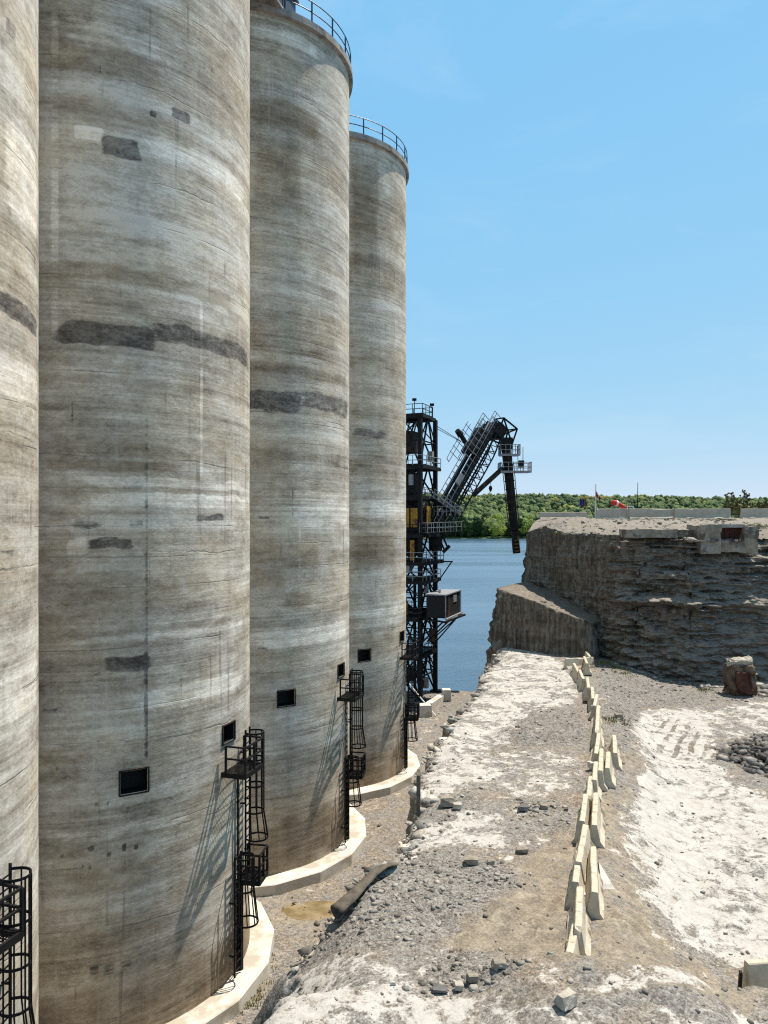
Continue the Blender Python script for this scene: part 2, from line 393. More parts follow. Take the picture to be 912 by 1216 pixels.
# patches seen in the photograph: (kind, strength, x0, y0, x1, y1) converted to angle and height on the wall
PATCH = {
 0: [('d', .75, -20, 345, 44, 372), ('d', .5, -5, 652, 18, 660), ('l', .75, 5, 150, 44, 260), ('l', .8, 0, 790, 44, 860), ('l', .7, -10, 420, 44, 470), ('d', .45, 5, 20, 20, 45)],
 1: [('d', 1.0, 70, 384, 180, 410), ('d', .66, 172, 386, 310, 410), ('d', .85, 124, 162, 163, 186), ('d', .75, 204, 128, 226, 142), ('d', .7, 178, 130, 187, 138),
     ('l', .95, 92, 150, 122, 166), ('l', .72, 166, 165, 290, 190), ('l', .55, 80, 20, 190, 60), ('d', .55, 116, 75, 120, 89),
     ('b', .85, 47, 545, 215, 560), ('b', .55, 47, 520, 280, 545), ('l', .68, 95, 566, 292, 580), ('l', .75, 100, 585, 292, 602), ('d', .65, 230, 610, 266, 619),
     ('d', .75, 104, 641, 160, 654), ('l', .8, 82, 640, 108, 658), ('d', .42, 90, 615, 123, 628), ('d', .42, 152, 616, 172, 628), ('d', .85, 125, 783, 180, 799),
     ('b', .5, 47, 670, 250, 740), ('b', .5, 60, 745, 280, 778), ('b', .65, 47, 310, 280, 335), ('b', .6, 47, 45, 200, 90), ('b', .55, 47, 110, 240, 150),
     ('l', .55, 160, 815, 290, 845), ('l', .5, 60, 755, 290, 765), ('l', .5, 47, 985, 230, 1000), ('b', .6, 60, 1030, 230, 1065), ('b', .5, 47, 895, 120, 905),
     ('v', .5, 171.5, 485, 175.5, 770), ('v', .62, 172.6, 770, 174, 905), ('v', .45, 85, 470, 86.5, 530), ('w', .58, 237, 360, 241, 570), ('w', .46, 60, 0, 70, 400), ('w', .42, 128, 420, 130, 470),
     ('d', .6, 112, 952, 118, 958), ('d', .6, 126, 952, 131, 957), ('d', .6, 62, 962, 66, 968), ('d', .62, 70, 1014, 76, 1020), ('d', .62, 104, 1004, 112, 1012), ('d', .62, 127, 1010, 133, 1017),
     ('d', .62, 144, 1001, 151, 1011), ('d', .62, 158, 1003, 165, 1010), ('d', .6, 97, 1026, 101, 1031), ('d', .6, 105, 1027, 110, 1033), ('d', .6, 60, 1038, 65, 1043), ('d', .6, 70, 1032, 74, 1036), ('d', .5, 205, 990, 212, 996), ('d', .5, 50, 838, 70, 848),
     ('d', .42, 105, 1143, 118, 1160), ('d', .42, 122, 1145, 138, 1160), ('d', .42, 143, 1140, 158, 1152)],
 2: [('d', .72, 290, 463, 360, 489), ('d', .56, 352, 463, 420, 489), ('b', .9, 297, 115, 380, 150), ('b', .6, 297, 160, 360, 260), ('l', .6, 300, 30, 380, 50), ('l', .55, 340, 580, 413, 618), ('l', .6, 340, 616, 412, 626),  # topmost brown patches paint in the shadow below the roof rim
     ('d', .55, 305, 612, 320, 617), ('v', .5, 347.3, 575, 348.6, 618), ('v', .4, 380, 540, 381, 570), ('b', .6, 297, 640, 380, 700), ('b', .7, 335, 704, 372, 722), ('l', .6, 300, 745, 412, 770), ('b', .6, 297, 430, 413, 445), ('d', .55, 304, 768, 318, 773), ('b', .5, 297, 520, 350, 560), ('w', .4, 355, 620, 357, 680)],
 3: [('d', .52, 415, 508, 460, 520), ('b', .8, 415, 632, 470, 676), ('b', .75, 415, 180, 450, 320), ('l', .5, 415, 590, 480, 620), ('b', .5, 415, 440, 480, 470), ('l', .5, 415, 720, 480, 750)],  # topmost brown patch imitates the shade under this roof rim
}
HATCH = [(-59, 6.85, .33, .28), (-19.5, 7.42, .29, .24)]
def build_silo(i, label):
    c = SILO_C[i]; t = thing('silo', label, 'silo', c, 'concrete silos in a row')
    # ---- wall grid with two real openings
    fine = np.arange(-112, 14, .75); coarse = np.arange(16, 248, 4.)
    edges = []; zed = []
    for th, zc, hw, hh in HATCH:
        a = math.degrees(hw/RS); edges += [th-a, th+a]; zed += [zc-hh, zc+hh]
    th = np.concatenate([fine, coarse]); th = np.array(sorted(set(np.round(np.concatenate([[x for x in th if min(abs(x-e) for e in edges) > .3], edges]), 4))))
    zz = np.arange(ZB-.5, ZT, .075); zz = np.array(sorted(set(np.round(np.concatenate([[x for x in zz if min(abs(x-e) for e in zed) > .03], zed, [ZT]]), 4))))
    n, m = len(th), len(zz)
    TH, Z = np.meshgrid(th, zz)
    rr = RS + .012*(fbm(TH*.02, Z*1.5, i*9., 3, 3)-.5)
    V = np.stack([np.cos(np.radians(TH))*rr, np.sin(np.radians(TH))*rr, Z], -1).reshape(-1, 3)
    A = np.zeros((m, n, 3))
    dth = (fbm(TH*.08, Z*1.2, i*5., 4, 21)-.5)*5; dz = (fbm(TH*.12, Z*.9, i*5., 4, 22)-.5)*.22
    for k, s, x0, y0, x1, y1 in PATCH[i]:
        cyp = (y0+y1)/2
        a0, _ = silo_hit(i, x0, cyp); a1, _ = silo_hit(i, min(x1, [44.9, 294.9, 413.5, 480.9][i]), cyp)
        if x0 < 0: a0 -= 8
        xm = (x0+x1)/2 if k in 'vw' else min(x0+ (x1-x0)*.3, x1)
        _, z0 = silo_hit(i, xm, y1); _, z1 = silo_hit(i, xm, y0)
        if k in 'vw':
            wv = math.degrees(.045/RS) if k == 'v' else max(abs(a1-a0)/2, .4)
            thc = (a0+a1)/2 + (fbm(Z*.6, i+.0, 0, 3, 31)-.5)*.15
            msk = sm(1.6-np.abs(TH-thc)/wv)*sm((Z-z0)/.5+.5)*sm((z1-Z)/.5+.5)
            msk = msk*(.6+.8*vn(Z*1.3, x0, 0, 5))
        else:
            small = (x1-x0) < 25; q = .25 if small else 1
            et = max(.8, abs(a1-a0)*.30)*1.0; ez = max(.08, (z1-z0)*.45)
            msk = sm((TH+dth*q-a0)/et+.5)*sm((a1-TH-dth*q)/et+.5)*sm((Z+dz*q-z0)/ez+.5)*sm((z1-Z-dz*q)/ez+.5)
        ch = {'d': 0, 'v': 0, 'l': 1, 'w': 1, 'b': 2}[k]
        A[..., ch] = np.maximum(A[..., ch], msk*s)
    damp = sm((2.6 - Z + (fbm(TH*.05, Z*.6, i*3., 4, 41)-.5)*3.0)/1.3)*(.55+.5*fbm(TH*.09, Z*.8, i*2., 3, 43))
    A[..., 2] = np.maximum(A[..., 2], damp)
    Q = []
    tc = (th + np.roll(th, -1))/2; zc_ = (zz[:-1]+zz[1:])/2
    idx = np.arange(m*n).reshape(m, n)
    nxt = np.roll(idx, -1, axis=1)
    quads = np.stack([idx[:-1], nxt[:-1], nxt[1:], idx[1:]], -1)
    keep = np.ones((m-1, n), bool)
    for a, zc, hw, hh in HATCH:
        d = math.degrees(hw/RS)
        keep &= ~((np.abs(tc-a) < d)[None, :] & (np.abs(zc_-zc) < hh)[:, None])
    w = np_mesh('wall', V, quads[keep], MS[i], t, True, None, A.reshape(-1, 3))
    # ---- hatches: dark recess, steel frame
    for a, zc, hw, hh in HATCH:
        er = pol(a, 1, 0); et = pol(a+90, 1, 0); up = Vector((0, 0, 1))
        b = MB(); o = er*(RS-.03)
        pts = lambda q, r: [er*r + et*(sx*q) + up*(zc+sy*(hh+q-hw)) for sx, sy in ((-1, -1), (1, -1), (1, 1), (-1, 1))]
        f, k = pts(hw+.01, RS-.02), pts(hw+.01, RS-.45)
        for s in range(4): b.quad(f[s], f[(s+1) % 4], k[(s+1) % 4], k[s])
        b.quad(*k)
        h = b.build('hatch', M['hole'], t)
        b = MB(); q = hw+.03
        cs = pts(q, RS+.012)
        for s in range(4):
            b.bar(cs[s], cs[(s+1) % 4], .03, .04, up=er)
        b.build('frame', M['rust_steel'], h)
    # ---- footing ring, faceted
    b = MB(); ns = 18; a0 = -7
    for s in range(ns):
        p, q = a0+s*360/ns, a0+(s+1)*360/ns
        ri, ro = RS-.06, 5.2
        pi, qi, po, qo = pol(p, ri, ZB), pol(q, ri, ZB), pol(p, ro, ZB), pol(q, ro, ZB)
        dn = Vector((0, 0, -.75)); be = .03
        poB, qoB = pol(p, ro+be, ZB-be), pol(q, ro+be, ZB-be)
        b.quad(pi, po, qo, qi); b.quad(po, poB, qoB, qo); b.quad(poB, poB+dn, qoB+dn, qoB)
    b.build('footing', M['footing'], t)
    # ---- roof slab and guardrail
    b = MB(); ns = 120
    prof = [(RS-.02, ZT-.02), (RS+.16, ZT), (RS+.16, ZT+.26), (0.01, ZT+.5)]
    for s in range(ns):
        p, q = s*360/ns, (s+1)*360/ns
        for (r0, z0), (r1, z1) in zip(prof, prof[1:]):
            b.quad(pol(p, r0, z0), pol(q, r0, z0), pol(q, r1, z1), pol(p, r1, z1))
    rs = b.build('roof_slab', M['oldconc'], t)
    b = MB(); rr = RS+.06
    for hgt in (.42, .82):
        b.tube([pol(a, rr, ZT+.26+hgt) for a in range(0, 360, 5)], .022, 6, True)
    for a in range(0, 360, 15): b.bar(pol(a, rr, ZT+.2), pol(a, rr, ZT+.26+.82), .05)
    b.build('guardrail', M['rail'], rs)
    # ---- ladders
    def flight(th0, z0, z1, zc0, zc1, flare):
        b = MB(); rl = RS+.16; hw = .19
        et = pol(th0+90, 1, 0); er = pol(th0, 1, 0)
        for s in (-1, 1):
            b.bar(er*rl+et*hw*s+Vector((0, 0, z0)), er*rl+et*hw*s+Vector((0, 0, z1)), .05, .03)
        z = z0+.15
        while z < z1:
            b.bar(er*rl-et*hw+Vector((0, 0, z)), er*rl+et*hw+Vector((0, 0, z)), .024); z += .23
        z = z0+.6
        while z < z1:
            for s in (-1, 1): b.bar(er*(RS-.02)+et*hw*s+Vector((0, 0, z)), er*rl+et*hw*s+Vector((0, 0, z)), .04)
            z += 1.5
        L = b.build('ladder', M['steel'], t)
        b = MB()
        nh = max(2, round((zc1-zc0)/.75)); zs = [zc0+(zc1-zc0)*k/nh for k in range(nh+1)]
        def hoop(z, k):
            pts = []
            for a in range(-100, 101, 20):
                pts.append(er*(rl+.22*k+.27*k*math.cos(R_(a))) + et*(.26*k*math.sin(R_(a))) + Vector((0, 0, z)))
            return [er*rl+et*(-hw)+Vector((0, 0, z))] + pts + [er*rl+et*hw+Vector((0, 0, z))]
        ks = [1.25 if (flare and k == 0) else 1 for k in range(len(zs))]
        hoops = [hoop(z, k) for z, k in zip(zs, ks)]
        for h in hoops:
            for p, q in zip(h, h[1:]): b.bar(p, q, .018, .05)
        for j in (1, 3, 5, 6, 7, 9, 11):
            for h0, h1 in zip(hoops, hoops[1:]): b.bar(h0[j], h1[j], .03, .014)
        b.build('cage', M['steel'], L)
        return L
    def platform(ta, tb, z, ro, open_far=False):
        b = MB(); r0 = RS+.02
        et = pol((ta+tb)/2+90, 1, 0); er = pol((ta+tb)/2, 1, 0); up = Vector((0, 0, 1))
        w = RS*R_(tb-ta)/2
        c = lambda s, r: er*r + et*(s*w) + up*z
        nb = 15
        for k in range(nb+1):                         # grating
            s = -1+2*k/nb
            b.bar(c(s, r0), c(s, ro), .014, .018)
        for k in range(8):
            r = r0+(ro-r0)*k/7
            b.bar(c(-1, r), c(1, r), .012, .016)
        for s in (-1, 1): b.bar(c(s, r0-.1)-up*.06, c(s, ro)-up*.06, .05, .14)
        b.bar(c(-1, ro)-up*.06, c(1, ro)-up*.06, .05, .14)
        pl = b.build('platform', M['steel'], t)
        b = MB()
        posts = [(-1, r0+.08), (-1, ro), (0, ro), (1, ro), (1, r0+.08)]
        for s, r in posts: b.bar(c(s, r)-up*.1, c(s, r)+up*.74, .055)
        for hh in (.4, .74):
            for (s0, q0), (s1, q1) in zip(posts, posts[1:]):
                b.bar(c(s0, q0)+up*hh, c(s1, q1)+up*hh, .045)
        b.build('railing', M['steel'], pl)
    platform(-24, -10, 6.4, 5.15)
    platform(-14, -5, 3.05, 5.15)
    flight(-7.5, 3.05, 7.3, 4.1, 7.2, True)
    flight(-16.5, .45, 3.9, 2.0, 3.85, True)
    b = MB()
    b.tube([pol(-12.5, RS+.1, ZB), pol(-12.5, RS+.1, 3.0)], .075, 10)
    b.tube([pol(-13.6, RS+.05, ZB), pol(-13.6, RS+.05, 6.3)], .03, 8)
    for z in (1, 2, 2.9): b.bar(pol(-12.5, RS-.02, z), pol(-12.5, RS+.1, z), .2, .04)
    b.build('conduit', M['steel'], t)
    return t
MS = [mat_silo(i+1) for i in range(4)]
for i, lab in enumerate(('pale concrete silo cut off by the left edge of the photo',
                         'wide concrete silo with long black patch, second from the left edge',
                         'concrete silo third from the left, its roof rail cut by the top of the photo',
                         'farthest and slimmest looking concrete silo beside the black steel tower')):
    build_silo(i, lab)
# small steel bridge between the second and third silo roofs
b = MB()
mid = (SILO_C[1]+SILO_C[2])/2
u = STEP.normalized(); wv = Vector((u.y, -u.x, 0))
cb = P(296, 0, 28.6)
cb = Vector((SILO_C[2].x + 1.62, SILO_C[2].y - 3.9, 32.9))
bridge = thing('roof_gallery', 'dark blue steel gallery end by the roof edge of the third silo', 'gallery', (cb.x, cb.y, 32.4))
b = MB(); b.box((0, 0, .55), u*1.3, wv*.55, (0, 0, .5)); b.box((0, 0, 1.1), u*1.4, wv*.65, (0, 0, .045)); b.build('body', M['rail'], bridge)
b = MB(); b.box((0, 0, -.0), u*1.35, wv*.6, (0, 0, .045)); b.build('base', M['oldconc'], bridge)

# ------------------------------------------------------------------ terrain of the rock ledge
EY = [0, 9, 10.9, 12.3, 13.0, 13.8, 15.6, 16.4, 18, 20.4, 22.0, 22.6, 23.5, 28.4, 33.9, 40.9, 48, 53]
EX = [-4.2, -2.6, -2.0, -1.5, -1.95, -1.96, -1.45, -.45, .2, .9, 1.0, 1.1, 1.2, 2.4, 4.0, 5.76, 7.6, 8.2]
BY = [0, 9, 13.6, 16.5, 19.3, 22.4, 25.7, 30.2, 34.8, 38.6, 44, 60]
BX = [2.3, 2.7, 3.7, 4.5, 5.35, 6.5, 7.7, 8.9, 9.8, 10.3, 11, 12]
def edge_x(y):
    y = np.asarray(y, float)
    return np.interp(y, EY, EX) + (fbm(y*.9, 0.0, 0, 4, 51)-.5)*1.0*sm((y-8)/3) + (fbm(y*3.3, 2.0, 0, 3, 52)-.5)*.35
def ledge_z(x, y, detail=True):
    x = np.asarray(x, float); y = np.asarray(y, float)
    z = 5.5 + 0*x
    xb = np.interp(y, BY, BX)
    drop = sm((x-xb-.35)/2.4)*sm((y-11.7)/2.2)
    z = z - .85*drop*(1-.75*sm((y-34)/7)*sm((17-x)/4))
    cr = 12.45 + .7*(fbm(x*.8, 0.0, 0, 4, 77)-.5) - .35*sm((x-5)/3)
    m = sm((cr-y)/.62)*(1-.48*sm((x-4.3)/1.3))
    z = z + m*(.42+.50*sm((x-.8)/1.8))*(1-.12*sm((cr-.6-y)/2.0))
    # loose bank that slides over the edge beside the second silo
    bank = sm((y-12.4)/.6)*sm((16.6-y)/1.0)*sm((-.2-x)/1.7)
    z = z - .75*bank
    # low berm across the ledge
    z = z + .22*np.exp(-((y-27.2-.08*x)/.9)**2)*sm((x-3.8)/1.5)*sm((9-x)/1.5)
    z = z + .30*np.exp(-((y-12.9+.12*(x-1.6))/.38)**2)*sm((x-.6)/.5)*sm((3.1-x)/.8)*fbm(x*2.0, y*2., 0, 3, 79)
    if detail:
        z = z + .26*(fbm(x*.42, y*.42, 0, 3, 61)-.5) + .16*(fbm(x*1.7, y*1.7, 0, 4, 62)-.5) + .05*(fbm(x*7, y*7, 0, 3, 63)-.5)
    return z
def inpoly(px, py, poly):
    r = np.zeros(px.shape, bool); n = len(poly)
    for k in range(n):
        x0, y0 = poly[k]; x1, y1 = poly[(k+1) % n]
        if y0 == y1: continue
        c = ((y0 > py) != (y1 > py)) & (px < (x1-x0)*(py-y0)/(y1-y0)+x0)
        r ^= c
    return r
ZW = [(.86, [(555, 832), (597, 762), (640, 766), (676, 790), (690, 818), (684, 838), (640, 846), (612, 860), (606, 885), (560, 900), (598, 920), (560, 935), (520, 955), (470, 990), (430, 1050), (440, 1030), (497, 955), (500, 915), (528, 868)]),
      (.62, [(560, 900), (640, 890), (690, 900), (690, 935), (620, 950), (560, 930)]),
      (.8, [(470, 985), (600, 955), (595, 1010), (520, 1010), (440, 1040)]),
      (1.0, [(757, 845), (835, 838), (846, 868), (850, 900), (880, 930), (912, 950), (960, 960), (960, 1160), (912, 1150), (868, 1150), (810, 1130), (775, 1080), (765, 1030), (752, 985), (748, 950), (772, 905), (752, 870)]),
      (.5, [(735, 950), (760, 985), (770, 1040), (740, 1060), (725, 1000)]),
      (.78, [(290, 1216), (345, 1150), (420, 1135), (490, 1150), (520, 1190), (440, 1230), (400, 1300), (250, 1300)]),
      (.78, [(420, 1190), (620, 1180), (640, 1240), (560, 1260), (420, 1260)]),
      (.86, [(632, 1140), (660, 1140), (690, 1158), (740, 1146), (800, 1156), (850, 1170), (800, 1185), (690, 1170)]),
      (.8, [(640, 1185), (740, 1190), (740, 1230), (660, 1240)]), (.7, [(780, 1190), (930, 1200), (930, 1240), (790, 1240)]),
      (.62, [(490, 1130), (520, 1120), (545, 1160), (520, 1168)]), (.7, [(820, 850), (912, 830), (960, 840), (960, 872), (860, 880)]), (.75, [(712, 818), (724, 830), (722, 850), (716, 850)]),
      (.6, [(600, 1000), (650, 990), (640, 1015), (590, 1020)])]
ZTN = [(1.0, [(560, 1085), (640, 1010), (692, 990), (690, 1150), (600, 1140), (540, 1125)]), (.85, [(700, 945), (735, 930), (765, 1010), (800, 1125), (870, 1165), (912, 1170), (912, 1210), (695, 1170), (705, 1040)]), (.55, [(735, 890), (770, 860), (800, 900), (745, 960)])]
ZG = [(.8, [(415, 1035), (500, 1010), (600, 1030), (625, 1055), (545, 1085), (520, 1125), (410, 1130), (330, 1160), (370, 1090)]), (.72, [(608, 845), (690, 840), (705, 870), (690, 890), (610, 888)]),
      (1.0, [(705, 780), (760, 800), (870, 832), (760, 842), (748, 870), (752, 890), (735, 890), (722, 850)]), (.8, [(500, 1140), (600, 1130), (620, 1170), (520, 1185)]), (.45, [(600, 960), (690, 950), (690, 985), (600, 1000)]), (.6, [(760, 790), (960, 790), (960, 830), (860, 838)]),
      (.7, [(520, 950), (570, 930), (560, 975), (520, 990)])]
ZTR = [(1.0, [(768, 862), (800, 850), (862, 890), (858, 908), (820, 905), (785, 900)]), (1.0, [(545, 1070), (560, 1062), (650, 1085), (648, 1104), (560, 1098), (538, 1085)]), (.8, [(640, 1085), (690, 1060), (690, 1100), (660, 1110)]), (.6, [(760, 1010), (800, 1000), (850, 1140), (800, 1120)]), (.7, [(610, 846), (690, 840), (690, 860), (612, 864)]), (.7, [(570, 1100), (680, 1105), (680, 1125), (560, 1120)])]
def zones(x, y, z):
    px = CX + x/y*F; py = HY + (CZ-z)/y*F
    out = np.zeros(x.shape+(4,))
    sc = 420/np.maximum(y, 6)
    for k, (jx, jy) in enumerate(((0, 0), (.35, .1), (-.3, .15), (.1, -.2), (-.1, .25))):
        wx = px + ((fbm(x*1.1, y*.8, k*.3, 4, 81)-.5)*2.0 + jx*1.7)*sc
        wy = py + ((fbm(x*1.1, y*.8, k*.3, 4, 82)-.5)*1.5 + jy*1.7)*sc*.6
        for ch, L in enumerate((ZW, ZTN, ZG, ZTR)):
            a = np.zeros(x.shape)
            for s, poly in L: a = np.maximum(a, s*inpoly(wx, wy, poly))
            out[..., ch] += a/5
    return out
ys = [3.0]
while ys[-1] < 54: ys.append(ys[-1] + max(.075, .0068*ys[-1]))
ys = np.array(ys)
ts = [0.0]
while ts[-1] < 70: ts.append(ts[-1] + (.07 if ts[-1] < 12 else .07 + (ts[-1]-12)*.05))
ts = np.array(ts)
XE = edge_x(ys)
X = XE[:, None] + ts[None, :]; Y = np.repeat(ys[:, None], len(ts), 1)
round_ = np.exp(-ts/.22)[None, :]*.28
Z = ledge_z(X, Y) - round_
topV = np.stack([X, Y, Z], -1)
nw = 26
wallV = np.zeros((len(ys), nw, 3))
for k in range(nw):
    q = k/nw
    zt = Z[:, 0]; zz_ = -.5 + (zt+.5)*q
    lay = np.floor(zz_*2.2 + .6*fbm(ys*.6, 3.0, 0, 2, 91)).astype(float)
    off = .55*(1-q) + (vn(ys*.8, lay*3.7, 0, 92)-.5)*.55*(1-q**4) + (fbm(ys*2.2, zz_*2.2, 0, 4, 93)-.5)*.5*(1-q**6)
    bank = sm((ys-12.2)/.8)*sm((17.2-ys)/1.5)
    off = off + bank*(1-q)*2.6
    wallV[:, k] = np.stack([XE - off, ys, zz_], -1)
V = np.concatenate([wallV, topV], 1); mm, nn = V.shape[:2]
flat = V.reshape(-1, 3)
zn = zones(flat[:, 0], flat[:, 1], flat[:, 2]).reshape(mm, nn, 4)
zn[:, :nw, 3] = 0
zn[:, :nw, 0] = .3*fbm(wallV[..., 0]*2, wallV[..., 1]*.7, wallV[..., 2], 3, 95); zn[:, :nw, 1] = .2
zn[:, :nw, 2] = np.maximum(zn[:, :nw, 2]*0, (sm((ys-12.2)/.8)*sm((17.2-ys)/1.5))[:, None])
np_mesh('rock_ledge', flat, grid_faces(mm, nn), M['ground'], None, True, None, zn.reshape(-1, 4))['kind'] = 'structure'

# ------------------------------------------------------------------ quarry floor and quay
xs = np.unique(np.round(np.concatenate([np.linspace(-60, -9, 20), np.arange(-9, 12, .14), np.linspace(12, 40, 12)]), 3))
yq = np.unique(np.round(np.concatenate([np.linspace(-30, 12, 14), np.arange(12, 59.2, .16)]), 3))
def floor_z(x, y):
    return .16*(fbm(np.asarray(x)*.7, np.asarray(y)*.7, 0, 4, 101)-.5) + .05*(fbm(np.asarray(x)*4, np.asarray(y)*4, 0, 3, 102)-.5)
Xf, Yf = np.meshgrid(xs, yq); Zf = floor_z(Xf, Yf)
pud = G(372, 1078, 0); rp = ((Xf-pud.x)/1.1)**2 + ((Yf-pud.y)/.75)**2
Zf = Zf - .10*np.exp(-rp*.6)
qz = np.zeros(Xf.shape+(4,)); 
qz[..., 1] = np.clip(.28+.9*(fbm(Xf*.5, Yf*.5, 0, 3, 104)-.5) + .6*np.exp(-rp*.4), 0, 1)
qz[..., 2] = np.clip(.9*(fbm(Xf*.35, Yf*.35, 0, 3, 105)-.35) + .5*sm((Yf-50)/3)*sm((57-Yf)/2), 0, .8)
qz[..., 0] = .42*sm((Yf-40)/4)*sm((53-Yf)/2)*fbm(Xf*.6, Yf*.6, 0, 3, 107) + .1
Yf = Yf.copy(); last = Yf.shape[0]-1
Yf[-1] += (fbm(xs*.9, 0.0, 0, 4, 106)-.5)*1.0
rows = [np.stack([Xf, Yf, Zf], -1)]
for k, (dy, zz_) in enumerate(((.1, -.25), (.15, -.9), (.3, -2.2))):
    rows.append(np.stack([xs, Yf[-1]+dy+(fbm(xs*2, k*1., 0, 3, 108)-.5)*.3, np.full_like(xs, zz_)], -1)[None])
Vf = np.concatenate(rows, 0); qa = np.concatenate([qz, np.repeat(qz[-1:]*0+[.0, .1, .9, 0], 3, 0)], 0)
mm, nn = Vf.shape[:2]
np_mesh('quarry_floor', Vf.reshape(-1, 3), grid_faces(mm, nn), M['ground'], None, True, None, qa.reshape(-1, 4))['kind'] = 'structure'
g = NG('muddy_water'); c = g.co()
pm = g.done(g.ramp(g.noise(c, 1.5, 4), [(.4, (.17, .125, .062)), (.6, (.28, .22, .13))]), .15, g.bump(g.noise(c, 8, 2), .05, .01), None, .5)
b = MB(); pp = []
for k in range(40):
    a = 2*math.pi*k/40; r = .8+.5*float(fbm(math.cos(a)*1.3, math.sin(a)*1.3, 4., 3, 111))
    pp.append((pud.x+math.cos(a)*1.0*r, pud.y+math.sin(a)*.7*r, float(floor_z(pud.x, pud.y))-.05))
b.f.append(tuple(range(40))); b.v = pp
b.build('puddle', pm)['kind'] = 'structure'

# ------------------------------------------------------------------ water
g = NG('lake_water'); c = g.co()
w1 = g.noise(g.vmul(c, (.5, 1.5, 1)), 1.1, 5, .6, .3); w2 = g.noise(g.vmul(c, (.10, .32, 1)), 1, 5, .55, .2); w3 = g.noise(g.vmul(c, (.006, .03, 1)), 1, 4, .6)
hh = g.math('MULTIPLY_ADD', w2, 1.4, g.math('MULTIPLY', w1, .55))
wcol = g.mix(g.mr(w3, .35, .65), (.055, .098, .15), (.09, .142, .20))
wm_ = g.done(wcol, g.mr(w3, .35, .65, .16, .30), g.bump(hh, .55, .5), None, .5)
b = MB(); WZ = -1.3
b.quad((-3000, -3000, WZ), (3000, -3000, WZ), (3000, 3000, WZ), (-3000, 3000, WZ))
b.build('lake', wm_)['kind'] = 'structure'

# ------------------------------------------------------------------ cliff (two tiers)
def resample(poly, step):
    pts = [Vector(p) for p in poly]; out = []
    for p, q in zip(pts, pts[1:]):
        n = max(1, int((q-p).length/step))
        for k in range(n): out.append(p.lerp(q, k/n))
    out.append(pts[-1]); return np.array([tuple(p) for p in out])
def smooth1(a, n):
    for _ in range(n):
        a = a.copy(); a[1:-1] = (a[:-2]+2*a[1:-1]+a[2:])/4
    return a
# upper tier: base line (x, y) and rim heights
base = resample([(14.2, 70), (11.1, 58), (9.65, 52.4), (11.4, 47.8), (12.75, 44.6), (13.7, 42.0), (16.9, 40.2), (19.5, 40.6), (22, 41.0), (27, 41.4)], .085)
base = np.concatenate([smooth1(base, 20), np.array([(34, 42.5, ), (60, 45)])])
S = np.concatenate([[0], np.cumsum(np.hypot(*np.diff(base, axis=0).T))])
tang = np.gradient(base, axis=0); tang /= np.linalg.norm(tang, axis=1)[:, None]
nrm = np.stack([tang[:, 1], -tang[:, 0]], 1)         # outward: left of travel is inside
front = sm((base[:, 0]-12.2)/1.6)*sm((46.5-base[:, 1])/2.0)
nv = 210; z0 = 3.0
ztop = 12.72 - .35*front + .18*(fbm(S*.5, 0.0, 0, 3, 121)-.5)
cols = []
layer_edges = np.cumsum(np.random.default_rng(5).uniform(.08, .32, 80))
sw = S + 0
for k in range(nv):
    q = k/(nv-1); z = z0 + (ztop-z0)*q; hrel = z-5
    zl = z + .25*(fbm(S*.35, 1.0, 0, 3, 122)-.5)
    L = np.searchsorted(layer_edges, zl-2.5).astype(float)
    lay = (vn(S*.55, L*5.1, 0, 123)-.5)*.60 + (vn(S*2.2, L*3.3, 0, 124)-.5)*.28
    bj = np.floor(S*1.6 + L*.37 + .5*fbm(S*.8, L*1.7, 0, 2, 133)); bk = np.floor(S*4.3 + L*.61)
    lay = lay + (_hash(bj, L, L*0, 134)-.5)*.32*(fbm(S*.3, z*.6, 0, 2, 135) > .47) + (_hash(bk, L, L*0, 136)-.5)*.20
    lay = lay*(.25+1.5*sm((fbm(S*.22, z*.35, 0, 3, 139)-.3)/.4))
    rough = (fbm(S*.5, z*.5, 0, 3, 125)-.5)*.8 + (fbm(S*1.6, z*4.5, 0, 5, 126)-.5)*.80
    stri = (fbm(S*5.5, z*.25, 0, 3, 127)-.5)*.26 + (fbm(S*.8, z*.9, 0, 4, 128)-.5)*.75 + (fbm(S*2.5, z*3.0, 0, 4, 137)-.5)*.30 + (vn(S*.3, L*3.1, 0, 138)-.5)*.16
    batter = front*.27*hrel + (1-front)*.06*hrel
    bulge = .55*front*np.exp(-((z-8.9-.15*(fbm(S*.5, 2., 0, 2, 129)-.5))/.28)**2)          # the long ledge half way up
    bulge += front*(.25*sm((.9+2.0*(fbm(S*.33, 4., 0, 3, 130)-.5)-hrel)/1.4)) 
    off = front*(lay+rough) + (1-front)*stri - batter + bulge
    off = off*(1-.0*q)
    cols.append(np.stack([base[:, 0]+nrm[:, 0]*off, base[:, 1]+nrm[:, 1]*off, z], -1))
rim = cols[-1]
rimS = rim.copy(); rimS[:, :2] = smooth1(rim[:, :2], 120); rimS[-3:] = rim[-3:]
tgt = np.stack([np.interp(S/S[-1], [0, .45, 1], [22, 27, 80]), np.full_like(S, 100.), np.full_like(S, 13.75)], -1)
nt = 90
